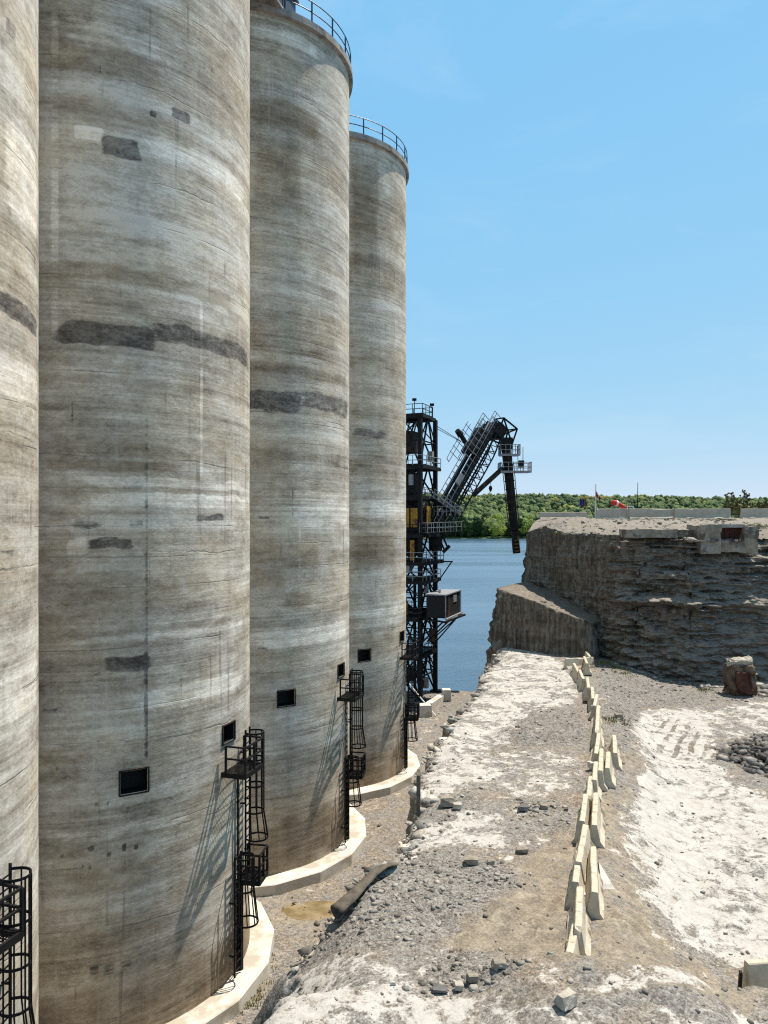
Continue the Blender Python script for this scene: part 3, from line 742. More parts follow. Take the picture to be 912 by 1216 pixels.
for k in range(1, nt+1):
    q = (k/nt)**2.4
    bl = min(1, k/5); p = (rim*(1-bl)+rimS*bl)*(1-q) + tgt*q
    p[:, 2] = rim[:, 2] + (1-np.exp(-(np.hypot(p[:, 0]-rim[:, 0], p[:, 1]-rim[:, 1]))/4.0))*(13.75-rim[:, 2])
    # heap of broken rock behind the left corner
    hp = P(668, 622, 50.5)
    p[:, 2] += .55*np.exp(-(((p[:, 0]-hp.x)/2.1)**2+((p[:, 1]-hp.y)/1.6)**2)) - 6*sm((p[:, 1]-88)/12)
    p[:, 2] += .14*(fbm(p[:, 0]*1.3, p[:, 1]*1.3, 0, 4, 131)-.5)*sm(k/5) + .05*(fbm(p[:, 0]*6, p[:, 1]*6, 0, 2, 132)-.5)
    cols.append(p)
CV = np.stack(cols, 1); mm, nn = CV.shape[:2]
cliff = np_mesh('cliff', CV.reshape(-1, 3), grid_faces(mm, nn)[:, ::-1], M['cliff'], None, False, None)
cliff['kind'] = 'structure'; cliff.data.materials.append(M['bench'])
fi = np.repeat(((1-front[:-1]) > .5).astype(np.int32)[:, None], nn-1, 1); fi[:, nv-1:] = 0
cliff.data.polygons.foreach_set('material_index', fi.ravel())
CTOP = CV[:, nv-1:].reshape(-1, 3)
def cliff_top_z(x, y):
    return float(CTOP[np.argmin(np.hypot(CTOP[:, 0]-x, CTOP[:, 1]-y)), 2])
# lower bench in front of its left face
bb = resample([(12.2, 63), (9.2, 54), (7.85, 50.4), (7.45, 47.7), (9.9, 45.1), (11.75, 43.5), (12.35, 43.6), (12.9, 45.0)], .07)
bb = smooth1(bb, 6)
S = np.concatenate([[0], np.cumsum(np.hypot(*np.diff(bb, axis=0).T))])
tang = np.gradient(bb, axis=0); tang /= np.linalg.norm(tang, axis=1)[:, None]; nrm = np.stack([tang[:, 1], -tang[:, 0]], 1)
zt = np.interp(bb[:, 0], [7.2, 7.8, 9.9, 11.9, 12.6, 13.4], [9.1, 9.0, 8.25, 7.6, 7.2, 5.2]) + .22*(fbm(S*.9, 0., 0, 4, 141)-.5)
left = sm((bb[:, 1]-47.0)/1.0)
cols = []; nv2 = 80
for k in range(nv2):
    q = k/(nv2-1); z = -1.6 + (zt+1.6)*q
    stri = (fbm(S*6, z*.22, 0, 3, 142)-.5)*.26 + (fbm(S*.7, z*.5, 0, 3, 143)-.5)*.4
    rgh = (fbm(S*1.5, z*1.5, 0, 4, 144)-.5)*1.0; stri = stri + (fbm(S*2.2, z*2.6, 0, 4, 146)-.5)*.34
    off = stri + left*rgh + .05*(9-z) + left*.07*(9-np.maximum(z, 5.2)) - .12*sm((q-.93)/.07)
    cols.append(np.stack([bb[:, 0]+nrm[:, 0]*off, bb[:, 1]+nrm[:, 1]*off, z], -1))
rim = cols[-1]
for k in range(1, 26):
    q = k/25; p = rim + np.stack([np.full_like(S, 3.4*q), np.full_like(S, 4.2*q), .12*(fbm(rim[:, 0]*2+q*6, rim[:, 1]*2, 0, 3, 145)-.5)*sm(q*5)+0*S], -1)
    p[:, 2] += .25*q
    cols.append(p)
BV = np.stack(cols, 1); mm, nn = BV.shape[:2]
bn = np_mesh('rock_bench', BV.reshape(-1, 3), grid_faces(mm, nn)[:, ::-1], M['bench'], None, False, None)
bn['kind'] = 'structure'

# ------------------------------------------------------------------ stones
def hull(seed, n=13, sq=(1, 1, 1)):
    r = random.Random(seed); bm = bmesh.new()
    for _ in range(n):
        v = Vector((r.gauss(0, 1), r.gauss(0, 1), r.gauss(0, 1))).normalized()*r.uniform(.75, 1.0)
        v = Vector([math.copysign(abs(c)**.75, c)*s for c, s in zip(v, sq)])
        bm.verts.new(v)
    bmesh.ops.convex_hull(bm, input=bm.verts)
    bmesh.ops.delete(bm, geom=[v for v in bm.verts if not v.link_faces], context='VERTS')
    bmesh.ops.triangulate(bm, faces=bm.faces)
    bm.verts.index_update()
    V = np.array([tuple(v.co) for v in bm.verts]); Fc = np.array([[v.index for v in f.verts] for f in bm.faces]); bm.free()
    return V, Fc
def slab_hull(seed, sq):
    r = random.Random(seed); bm = bmesh.new()
    for i in (-1, 1):
        for j in (-1, 1):
            for k in (-1, 1):
                bm.verts.new((i*r.uniform(.45, 1.0)*sq[0], j*r.uniform(.4, 1.0)*sq[1], k*r.uniform(.45, 1.0)*sq[2]))
    for _ in range(3): bm.verts.new((r.uniform(-1, 1)*sq[0]*1.05, r.uniform(-1, 1)*sq[1], r.uniform(-1, 1)*sq[2]))
    bmesh.ops.convex_hull(bm, input=bm.verts)
    bmesh.ops.delete(bm, geom=[v for v in bm.verts if not v.link_faces], context='VERTS')
    bmesh.ops.triangulate(bm, faces=bm.faces); bm.verts.index_update()
    V = np.array([tuple(v.co) for v in bm.verts]); Fc = np.array([[v.index for v in f.verts] for f in bm.faces]); bm.free()
    return V, Fc
HULLS = [slab_hull(100+k, (1, .55+.05*(k % 6), .35+.05*(k % 5))) for k in range(16)]
def rotm(n, tilt=.45):
    a = rng.uniform(0, 2*np.pi, n); c, s = np.cos(a), np.sin(a); o = np.zeros(n); e = np.ones(n)
    A = np.stack([c, -s, o, s, c, o, o, o, e], 1).reshape(n, 3, 3)
    b = rng.normal(0, tilt, n); c, s = np.cos(b), np.sin(b)
    B = np.stack([e, o, o, o, c, -s, o, s, c], 1).reshape(n, 3, 3)
    return A @ B
def stone_mat(name, a, b):
    g = NG(name); c = g.co(); n = g.noise(c, 5, 6, .65)
    x = g.n('ShaderNodeAttribute', attribute_name='zone')
    col = g.mix(1.0, g.ramp(n, [(.3, a), (.7, b)]), x.outputs['Color'], 'MULTIPLY')
    return g.done(col, .93, g.bump(g.noise(c, 24, 5, .7), .6, .03), None, .12)
M['gravelstone'] = stone_mat('gravel_stone', (.15, .136, .119), (.36, .335, .298))
M['heapstone'] = stone_mat('heap_stone', (.05, .046, .043), (.27, .255, .235))
M['shardstone'] = stone_mat('pale_shards', (.32, .295, .25), (.56, .53, .475))
def scatter(name, pts, sizes, mat, kind='stuff', sink=.25, tilt=.45):
    VV, FF, n0, AA = [], [], 0, []
    tone = rng.uniform(.55, 1.45, len(pts))*rng.choice([1, 1, 1, .6], len(pts)); warm = rng.uniform(-.06, .06, len(pts)); ti = 0
    R = rotm(len(pts), tilt); pick = rng.integers(0, len(HULLS), len(pts))
    for p, s, r, k in zip(pts, sizes, R, pick):
        v, f = HULLS[k]
        w = (v*s) @ r.T + p + np.array([0, 0, s*(.32-sink)])
        AA.append(np.repeat([[tone[ti]*(1+warm[ti]), tone[ti], tone[ti]*(1-warm[ti])]], len(v), 0)); ti += 1
        VV.append(w); FF.append(f+n0); n0 += len(v)
    o = np_mesh(name, np.concatenate(VV), np.concatenate(FF), mat, None, False, None, np.concatenate(AA)); o['kind'] = kind
    return o
def field(n, x0, x1, y0, y1, ch, thr=.3, smin=.02, smax=.1, pw=3.0):
    out = []; sz = []
    x = rng.uniform(x0, x1, n); y = y0 + (y1-y0)*rng.random(n)**1.4
    ok = x > edge_x(y)+.02; x, y = x[ok], y[ok]
    z = ledge_z(x, y); w = zones(x, y, z)[..., ch]
    ok = rng.random(len(x))*(1-thr) + thr < w + .12*rng.random(len(x))
    p = np.stack([x, y, z], 1)[ok]
    s = smin + (smax-smin)*rng.random(len(p))**pw
    return p, s
p1, s1 = field(17000, -2, 5, 9, 20, 2, .25, .008, .085, 7)
p2, s2 = field(9000, 2, 18, 20, 44, 2, .3, .02, .11, 6)
scatter('gravel', np.concatenate([p1, p2]), np.concatenate([s1, s2]), M['gravelstone'])
# sparse litter over everything on the ledge
x = rng.uniform(-2.4, 18, 5200); y = 8.5 + 33*rng.random(5200)**1.7; ok = x > edge_x(y)+.02; x, y = x[ok], y[ok]
scatter('loose_stones', np.stack([x, y, ledge_z(x, y)], 1), .012+.06*rng.random(len(x))**6, M['gravelstone'])
# rubble along the broken rim and on the floor below it
y = rng.uniform(14, 48, 420); x = edge_x(y) + .03 + np.abs(rng.normal(0, .3, 420))
scatter('rim_rubble', np.stack([x, y, ledge_z(x, y)-.08], 1), .03+.24*rng.random(420)**6, M['gravelstone'])
y = rng.uniform(17.6, 31, 95); x = edge_x(y) + rng.uniform(-.12, .55, 95)
scatter('broken_edge', np.stack([x, y, ledge_z(np.maximum(x, edge_x(y)+.05), y)-.16], 1), .07+.30*rng.random(95)**4, M['shardstone'])
x = rng.uniform(-6, 8, 2600); y = rng.uniform(16, 58, 2600)
ok = (x < edge_x(y)-.5) & (x < 7)
for cc in SILO_C: ok &= np.hypot(x-cc.x, y-cc.y) > 5.3
x, y = x[ok], y[ok]
scatter('floor_stones', np.stack([x, y, floor_z(x, y)], 1), .02+.10*rng.random(len(x))**5, M['gravelstone'])
# heap of dark rubble at the right
hc = Vector((15.9, 27.4))
def heap_z(x, y):
    r = np.sqrt(((x-hc.x)/3.2)**2 + ((y-hc.y)/2.5)**2)
    return ledge_z(x, y, False) - .1 + 1.0*np.clip(1-r, 0, 1)**.8
a = rng.uniform(0, 2*np.pi, 3000); r = np.sqrt(rng.random(3000))*1.08
x = hc.x+np.cos(a)*r*3.2; y = hc.y+np.sin(a)*r*2.5
z = heap_z(x, y)
tag(scatter('rubble_heap', np.stack([x, y, z], 1), .04+.22*rng.random(len(x))**3.5, M['heapstone'], 'stuff', .1, 1.1), 'heap of dark grey broken rock on the pale quarry yard', 'rubble heap')
x = rng.uniform(18.5, 24, 500); y = rng.uniform(37.0, 40.4, 500)
scatter('talus', np.stack([x, y, ledge_z(x, y)], 1), .05+.25*rng.random(500)**3, M['gravelstone'])
a = rng.uniform(13, 19, 300); yy = np.interp(a, [12.7, 13.7, 16.9, 19.5], [43.5, 41.4, 39.7, 40.1]) - np.abs(rng.normal(0, .35, 300))
scatter('cliff_foot_stones', np.stack([a, yy, ledge_z(a, yy)], 1), .04+.15*rng.random(300)**3, M['gravelstone'])
# single rocks one can point to
def rock(px, py, z, w, h, seed, mat, name, label, group=None, n=16, dep=None, sink=.12, rz=0):
    p = G(px, py, z)
    p.z = float(ledge_z(p.x, p.y)); k = p.y/F
    sx, sz = w*k*.42, h*k*.42; sy = dep or sx*.8
    V, Fc = slab_hull(seed, (1.05, 1.0, .85))
    V = V*np.array([sx, sy, sz]); c, s = math.cos(rz), math.sin(rz)
    V = V @ np.array([[c, s, 0], [-s, c, 0], [0, 0, 1]])
    V[:, 2] += sz*(1-sink)
    me = bpy.data.meshes.new(name); me.from_pydata([tuple(v) for v in V], [], [tuple(int(i) for i in f) for f in Fc])
    bm = bmesh.new(); bm.from_mesh(me)
    bmesh.ops.subdivide_edges(bm, edges=bm.edges, cuts=3, use_grid_fill=True)
    for v in bm.verts:
        q = v.co; d = float(fbm(q.x*6+seed, q.y*6, q.z*6, 4, 7))-.5
        v.co += v.normal*(d*sx*.30 + (float(fbm(q.x*22+seed, q.y*22, q.z*22, 2, 8))-.5)*sx*.16)
    bm.to_mesh(me); bm.free()
    return tag(link(name, me, mat, None, False, p), label, 'rock', group)
rock(671, 1186, 6.5, 33, 28, 83, M['stonelight'], 'boulder', 'pale angular boulder alone on the near rock shelf, below the row of barriers', None, 9, None, .15, .6)
rock(533, 958, 5.5, 24, 16, 32, M['stone'], 'boulder', 'dark flat rock on the white ledge, left of a small pile of stones', None)
rock(543, 962, 5.5, 13, 9, 33, M['stonelight'], 'boulder', 'small pale rock touching the dark flat rock on the white ledge', None)
rock(622, 963, 5.5, 16, 9, 34, M['darkstone'], 'boulder', 'dark rock at the left end of the small stone pile on the ledge', None)
rock(646, 960, 5.5, 12, 9, 35, M['stone'], 'boulder', 'grey rock at the right end of the small stone pile on the ledge', None)
rock(672, 962, 5.5, 6, 5, 36, M['darkstone'], 'boulder', 'small black rock alone, left of the barrier row', None)
rock(620, 1010, 5.5, 20, 9, 37, M['stone'], 'boulder', 'long grey rock on the pale patch in the middle of the ledge', None)
rock(592, 1162, 6.0, 24, 11, 38, M['stone'], 'boulder', 'flat grey rock at the right end of the stone line near the bottom', None)
rock(562, 1166, 6.0, 18, 14, 39, M['stone'], 'boulder', 'blocky grey rock in the middle of the stone line near the bottom', None)
rock(545, 1170, 6.0, 16, 12, 40, M['stonelight'], 'boulder', 'pale rock beside the blocky one in the stone line near the bottom', None)
rock(523, 1172, 6.0, 22, 9, 41, M['darkstone'], 'boulder', 'dark slab at the left end of the stone line near the bottom', None)
rock(622, 1158, 6.0, 9, 8, 42, M['stone'], 'boulder', 'small grey rock left of the near barrier end', None)
rock(560, 1028, 5.5, 26, 12, 43, M['stone'], 'boulder', 'broken grey slab at the top edge of the gravel patch', None)
rock(583, 1030, 5.5, 14, 8, 44, M['stone'], 'boulder', 'small stone right of the broken grey slab on the gravel patch', None)
rock(735, 866, 5.0, 14, 9, 45, M['stone'], 'boulder', 'grey boulder on the gravel slope right of the barrier row', None)
rock(467, 1176, 5.8, 8, 8, 46, M['palestone'], 'boulder', 'small round pale stone at the bottom left of the near shelf', None)
# line of small stones with those rocks
x = rng.uniform(.6, 2.4, 160); y = 12.05+.15*rng.normal(0, 1, 160)+.12*(x-1.5)
scatter('stone_line', np.stack([x, y, ledge_z(x, y)], 1), .015+.06*rng.random(160)**3, M['gravelstone'])
q = G(633, 958, 5.5); x = rng.normal(q.x, .38, 70); y = rng.normal(q.y, .3, 70)
scatter('stone_pile', np.stack([x, y, ledge_z(x, y)], 1), .02+.08*rng.random(70)**3, M['gravelstone'])

# rust-faced block below the cliff
rb = G(878, 822, 4.75); rb.z = float(ledge_z(rb.x, rb.y)); k = rb.y/F
blk = thing('rock_block', 'upright block of rock with a rust red front at the foot of the cliff', 'rock', rb)
def rough_box(w, d, h, seed, amp, cuts=9):
    me = bpy.data.meshes.new('x'); bm = bmesh.new(); bmesh.ops.create_cube(bm, size=1)
    bmesh.ops.bevel(bm, geom=bm.edges[:], offset=.04, segments=2, affect='EDGES')
    bmesh.ops.subdivide_edges(bm, edges=bm.edges, cuts=cuts, use_grid_fill=True)
    for v in bm.verts:
        p = Vector((v.co.x*w, v.co.y*d, (v.co.z+.5)*h))
        n = float(fbm(p.x*3+seed, p.y*3, p.z*3, 4, 9))-.5
        v.co = p + v.normal*n*amp
    bm.to_mesh(me); bm.free(); return me
link('body', rough_box(29*k, 24*k, 34*k, 3, .55), M['ruststone'], blk)
me = rough_box(18*k, .16, 25*k, 8, .5, 8)
fo = link('rusty_face', me, M['rust'], blk, False, (-1*k, -13.2*k, .12))
tm = rough_box(25*k, 20*k, 8*k, 14, .6, 6); link('top_stones', tm, M['stonelight'], blk, False, (0, 0, 33*k))
# pale pointed slab
pp = G(722, 1093, 4.75); pp.z = float(ledge_z(pp.x, pp.y)); k = pp.y/F
b = MB()
tri = [(-8*k, -.12, -.03), (9*k, -.12, -.03), (-1.5*k, .62, 17*k)]
bk = [(x_, y_+.14, z_-.12) for x_, y_, z_ in tri]
b.quad(*tri); b.quad(*bk[::-1])
for s in range(3): b.quad(tri[s], bk[s], bk[(s+1) % 3], tri[(s+1) % 3])
tag(b.build('stone_slab', M['palestone'], None, False, None), 'pale pointed stone slab standing right of the barrier row', 'rock').location = pp

# ------------------------------------------------------------------ concrete barriers
def barrier_mesh(L=2.2, H=.60, seed=0, chips=True):
    prof = [(-.225, 0), (-.225, .055), (-.125, .20), (-.066, H-.02), (-.05, H), (.05, H), (.066, H-.02), (.125, .20), (.225, .055), (.225, 0)]
    me = bpy.data.meshes.new('traffic_barrier'); bm = bmesh.new(); n = 15; rows = []
    r = random.Random(seed)
    cut = [r.random() < .22 for _ in range(4)]
    for i in range(n):
        t = i/(n-1); x = (t-.5)*L; row = []
        for (yy_, zz_) in prof:
            dx = dz = 0
            if zz_ > .4 and chips:
                if i == 0 and cut[0]: dx = r.uniform(.02, .10); dz = -r.uniform(.0, .10)
                if i == n-1 and cut[1]: dx = -r.uniform(.02, .10); dz = -r.uniform(.0, .10)
                dz -= max(0, float(vn(x*2.2, yy_*6, seed*3.1, 5))-.72)*.22
            if zz_ < .06 and i in (3, 4, 10, 11): dz += .085 if zz_ == 0 else .04
            row.append(bm.verts.new((x+dx, yy_ + (float(vn(x*3, zz_*5, seed*1.7, 6))-.5)*.014, zz_+dz)))
        rows.append(row)
    for p, q in zip(rows, rows[1:]):
        for j in range(len(prof)-1): bm.faces.new((p[j], q[j], q[j+1], p[j+1]))
        bm.faces.new((p[-1], q[-1], q[0], p[0]))
    bm.faces.new(rows[0]); bm.faces.new(rows[-1][::-1])
    bmesh.ops.recalc_face_normals(bm, faces=bm.faces)
    bm.to_mesh(me); bm.free(); return me
BM_ = [barrier_mesh(seed=k) for k in range(6)]
for m_ in BM_: m_.materials.append(M['barrier'])
def put_barrier(x, y, z, heading, label, group, k=0, tilt=0.0, name='traffic_barrier', sx=1, roll=0.0):
    o = bpy.data.objects.new(name, BM_[k % 6]); COL.objects.link(o)
    o.location = (x, y, z); o.rotation_euler = (roll, tilt, heading); o.scale = (sx*1.08, 1.0, 1)
    return tag(o, label, 'barrier', group)
# top ridge line of each piece in the photograph: near end, far end, extra turn
ROW = [((673, 1148), (686, 1112), 'nearest barrier of the row, its foot hidden behind the near rock shelf'),
       ((686, 1101), (690, 1060), 'tan barrier just behind the nearest one, near end dark'),
       ((704, 1058), (703, 1002), 'barrier set to the right of the row, leaning outward beside the pale pointed slab'),
       ((684, 1046), (692, 1020), 'broken barrier with crumbled top on the left of the row'),
       ((690, 1020), (699, 977), 'long smooth topped barrier behind the broken one'),
       ((690, 973), (702, 943), 'barrier with open dark joint, left of the row centre'),
       ((708, 978), (710, 935), 'right hand barrier standing against the one with the open joint'),
       ((697, 944), (707, 926), 'barrier below the crumbled middle of the row'),
       ((705, 926), (708, 903), 'narrow bright topped barrier in the middle of the row'),
       ((723, 911), (723, 893), 'nearer of two barriers set out to the right of the row'),
       ((731, 893), (729, 868), 'farther of two barriers set out to the right of the row, beside green weeds'),
       ((713, 914), (716, 880), 'barrier between the row and the two set out to its right'),
       ((708, 892), (713, 868), 'chipped barrier under the crumbled middle of the row'),
       ((709, 868), (714, 850), 'tilted barrier just beyond the crumbled middle of the row'),
       ((708, 852), (713, 838), 'barrier with shaded near end at the bend of the row'),
       ((706, 838), (710, 822), 'barrier in the bend beside a white patch of ground'),
       ((704, 828), (707, 812), 'second barrier beyond the bend of the row'),
       ((699, 816), (697, 802), 'barrier where the row turns left toward the cliff'),
       ((693, 806), (688, 792), 'barrier in the far part of the row facing the white ledge'),
       ((687, 798), (680, 784), 'last barrier on the left at the far end of the row'),
       ((681, 781), (695, 780), 'crosswise barrier closing the far end of the row'),
       ((697, 788), (695, 779), 'short looking barrier behind the crosswise one'),
       ((701, 779), (697, 773), 'farthest barrier, turned and tilted near the cliff foot')]
for i, (a, e, lab) in enumerate(ROW):
    zb = 5.5
    for _ in range(3):
        p = G(*a, zb+.6); q = G(*e, zb+.6)
        zb = float(ledge_z((p.x+q.x)/2, (p.y+q.y)/2, True)) - .03
    hd = math.atan2(q.y-p.y, q.x-p.x); d = Vector((math.cos(hd), math.sin(hd), 0)); L = (q-p).length
    sx = min(1.0, max(.72, L/2.2))
    cpt = p + d*(2.2*sx*.5)
    if i == 0: zb = 5.42
    r = random.Random(i*7+3)
    if i not in (20, 21, 22, 19, 18): hd = hd*.45 + math.atan2(.966, .257)*.55; d = Vector((math.cos(hd), math.sin(hd), 0)); sx *= .95; cpt = p + d*(2.2*sx*.5)
    if i == 20: cpt = (p+q)/2; sx = .75
    put_barrier(cpt.x, cpt.y, zb, hd + r.uniform(-.04, .04), lab, 'concrete barriers in the long row', i, r.uniform(-.03, .03), sx=sx, roll=r.uniform(-.06, .06))
# crumbled pieces in the middle of the row
k = 0
def chunk(px, py, z, w, lab, seed):
    p = G(px, py, z); p.z = float(ledge_z(p.x, p.y))+.05
    V, Fc = slab_hull(seed, (1, .7, .8)); s = w*p.y/F/2
    me = bpy.data.meshes.new('concrete_chunk'); me.from_pydata([tuple(v*s + np.array([0, 0, s*.6])) for v in V], [], [tuple(int(i) for i in f) for f in Fc])
    tag(link('concrete_chunk', me, M['footing'], None, False, p), lab, 'concrete chunk')
chunk(703, 895, 6.0, 11, 'white chunk of broken concrete on top of the middle of the barrier row', 71)
chunk(704, 903, 5.8, 12, 'tan lump of broken concrete leaning on the narrow bright barrier', 72)
chunk(707, 874, 5.8, 12, 'lump of broken concrete wedged beside the chipped barrier', 73)
chunk(692, 1043, 6.0, 12, 'white crumbled piece on the broken barrier near the row start', 74)
chunk(708, 836, 5.9, 12, 'pale lump of concrete beside the barrier at the bend', 75)
# block at the right bottom
p = G(942, 1196, 5.2); o = put_barrier(p.x+.7, p.y+.75, float(ledge_z(p.x+.6, p.y+.7))+.16, .10, 'tan barrier at the right edge of the photo behind the near shelf', None, 3)
b = MB(); hp_ = G(900, 1190, 5.25); hp_.z = float(ledge_z(hp_.x, hp_.y+.6)); b.bar((0, 0, -.1), (.07, .03, .62), .05, .10); tag(b.build('steel_stake', M['rust_steel'], None), 'dark rusty stake against the end of the barrier at the right edge', 'stake').location = (hp_.x-.08, hp_.y+.55, hp_.z)
# barriers along the cliff top
TOPB = [(727, 53.0, 38, 'grey barrier on the cliff top under the red windsock'), (780, 52.6, 67, 'long grey barrier in the middle of the cliff top'), (834, 52.2, 66, 'long grey barrier on the cliff top nearest the shrubs'), (902, 54.0, 44, 'grey barrier on the cliff top cut by the right edge'), (669, 57.5, 56, 'low grey barrier at the left of the cliff top behind the rock heap')]
for i, (px, d, w, lab) in enumerate(TOPB):
    x = (px-CX)/F*d; o = put_barrier(x, d, cliff_top_z(x, d)-.04, R_(-2 + (i % 2)), lab, 'barriers on the cliff top', i+1)
    top = CZ-((604 if i < 4 else 617.5)-HY)/F*d
    hz = max(.55, top-o.location.z)
    o.scale = (w/F*d/2.2*.985, 1.25, hz/.60)
    o.data = o.data.copy(); o.data.materials[0] = M['rimconc2']

def roughen(o, amp, cuts=7, sc=1.6, chip=.5):
    bm = bmesh.new(); bm.from_mesh(o.data)
    bmesh.ops.subdivide_edges(bm, edges=bm.edges[:], cuts=cuts, use_grid_fill=True)
    bm.normal_update(); h = hash(o.name) % 97
    for v in bm.verts:
        n = float(fbm(v.co.x*sc+h, v.co.y*sc, v.co.z*sc, 4, 19))-.5; n2 = float(fbm(v.co.x*sc*.6+h, v.co.y*.6, v.co.z*sc*.6, 2, 29))
        v.co += v.normal*(n*amp - max(0, n2-.58)*amp*4*chip)
    bm.to_mesh(o.data); bm.free(); return o
# ------------------------------------------------------------------ concrete on the cliff rim
def rim_y(px):
    d = np.abs(CX + rim_front[:, 0]/rim_front[:, 1]*F - px); return rim_front[np.argmin(d)]
rim_front = CV[front.shape[0]//3:, nv-1]
q = rim_y(790)
bt = thing('concrete_beam', 'long pale concrete beam along the cliff rim, left of the rusty opening', 'beam', (q[0], q[1], q[2]))
def bx(px0, px1, y0, y1, d, dep):
    a = P(px0, y1, d); e = P(px1, y0, d)
    b = MB(); b.abox(a.x-q[0], e.x-q[0], d-q[1], d+dep-q[1], a.z-q[2], e.z-q[2]); return b
dB = q[1]-.75
roughen(bx(745, 804.4, 628.5, 638.5, dB, 1.5).build('segment', M['rimconc'], bt), .16, 9)
roughen(bx(805.4, 832, 629, 638, dB+.03, 1.5).build('segment', M['rimconc'], bt), .16, 9)
q = rim_y(868)
pt = thing('concrete_portal', 'broken concrete block with a dark rusty opening set in the cliff rim', 'concrete block', (q[0], q[1], q[2]))
dP = q[1]-.65
b = bx(832, 855.5, 624, 657, dP, 2.0)
def more(b, px0, px1, y0, y1, d, dep):
    a = P(px0, y1, d); e = P(px1, y0, d)
    b.abox(a.x-q[0], e.x-q[0], d-q[1], d+dep-q[1], a.z-q[2], e.z-q[2])
roughen(b.build('pillar', M['rimconc'], pt), .45, 9, 1.3, .8)
b = MB(); more(b, 884.5, 900, 625, 658, dP+.05, 1.9)
roughen(b.build('pillar', M['rimconc'], pt), .45, 9, 1.3, .8)
b = MB(); more(b, 855.6, 884.4, 642.5, 656, dP+.12, 1.8); roughen(b.build('sill', M['rimconc'], pt), .4, 8, 1.3, .8)
b = MB(); more(b, 855.6, 884.4, 622.5, 626.5, dP+.1, 1.8); b.build('lintel', M['oldconc'], pt)
b = MB(); more(b, 855.6, 884.4, 626.5, 642.5, dP+.55, .06)
for kx in (861, 867, 873, 879): more(b, kx, kx+1.6, 626.5, 642.5, dP+.49, .05)
b.build('rusty_plate', M['rust'], pt)
x = rng.uniform(16.5, 20.5, 140); 
rr = np.array([rim_y(CX+F*a/43.0) for a in x]); rr[:, 1] += rng.normal(-.15, .35, 140)
scatter('rim_stones', rr + np.array([0, 0, -.0]), .05+.18*rng.random(140)**3, M['gravelstone'])
x = rng.uniform(11, 24, 700); y = rng.uniform(43.4, 52, 700); ok = y > 43.3
zz_ = np.array([cliff_top_z(a, e) for a, e in zip(x, y)])
scatter('cliff_top_stones', np.stack([x, y, zz_], 1), .03+.14*rng.random(700)**4, M['gravelstone'])

# ------------------------------------------------------------------ flags, windsock, mast
def wavy(pts_a, pts_b, th=.02):
    """cloth between two lists of points, with thickness"""
    b = MB(); A = np.array([[tuple(p) for p in pts_a], [tuple(p) for p in pts_b]])
    n = A.shape[1]; o = np.array([0, th, 0])
    b.grid(A); b.grid(A[::-1]+o)
    return b
df = 64.0
base_p = P(707, 624, df); tz = cliff_top_z(base_p.x, df)
fl = thing('flag_mast', 'white flag mast with yellow yardarm and three flags on the cliff top', 'flagpole', (base_p.x, df, tz))
L_ = lambda px, py, dd=0: P(px, py, df+dd) - Vector((base_p.x, df, tz))
b = MB(); b.tube([Vector((0, 0, -.2)), L_(707.5, 575)], [.075, .04], 8); b.build('pole', M['white'], fl)
b = MB(); b.tube([L_(688, 590.5), L_(729, 589.5)], .035, 6); b.build('yardarm', M['goldcloth'], fl)
b = wavy([L_(708, 584+k*.4, .1*math.sin(k)) for k in range(5)], [L_(709.5, 593.5+k*.2, .1*math.cos(k)) for k in range(5)])
def flag(corners, mat, nm):
    (x0, y0), (x1, y1), (x2, y2), (x3, y3) = corners; n = 8
    top = [L_(x0+(x1-x0)*k/n, y0+(y1-y0)*k/n, .18*math.sin(k*1.4)) for k in range(n+1)]
    bot = [L_(x3+(x2-x3)*k/n, y3+(y2-y3)*k/n, .18*math.sin(k*1.4+.4)) for k in range(n+1)]
    return wavy(top, bot).build(nm, mat, fl, True)
flag(((708, 583), (709.5, 585.5), (709.5, 591.5), (708, 590)), M['red'], 'flag')
flag(((709.5, 585.5), (711.2, 588), (711.2, 593.5), (709.5, 591.5)), M['white'], 'flag')
flag(((711.2, 588), (712.8, 590), (712.8, 595), (711.2, 593.5)), M['red'], 'flag')
flag(((688.5, 592.5), (696, 594), (697.5, 600), (688.5, 600.5)), M['blue'], 'flag')
flag(((693.5, 590.5), (696, 591), (695.5, 604), (694, 603)), M['goldcloth'], 'flag')
b = MB(); b.tube([L_(688, 622, .4), L_(688.4, 592, .4)], .03, 6); b.tube([L_(697, 622, .5), L_(697.3, 604, .5)], .05, 6); b.build('stay_post', M['pipe'], fl)
b = MB(); b.bar(L_(710, 606), L_(710, 625), .3); b.build('winch_box', M['rust_steel'], fl)
dw = 62.0; wp = P(744, 612, dw); wz = cliff_top_z(wp.x, dw)
ws = thing('windsock', 'red and white windsock on a thin pole above the cliff top barriers', 'windsock', (wp.x, dw, wz))
L2 = lambda px, py: P(px, py, dw) - Vector((wp.x, dw, wz))
b = MB(); b.tube([Vector((0, 0, -.2)), L2(744.5, 590)], .035, 6); b.build('pole', M['pipe'], ws)
b = MB(); b.tube([L2(744, 604.5), L2(738, 600.5), L2(734, 598.5)], [.10, .17, .2], 10); b.build('sleeve', M['red'], ws, True)
b = MB(); b.tube([L2(734, 598.5), L2(731.5, 597.3)], [.2, .26], 10); b.build('sleeve_band', M['white'], ws, True)
b = MB(); b.tube([L2(731.5, 597.3), L2(728.6, 597.0), L2(727.8, 599.5)], [.26, .27, .22], 10); b.build('sleeve', M['red'], ws, True)
da = 60.0; ap = P(757, 612, da); az_ = cliff_top_z(ap.x, da)
am = thing('antenna_mast', 'thin dark antenna mast with a cross of small arms on the cliff top', 'antenna', (ap.x, da, az_))
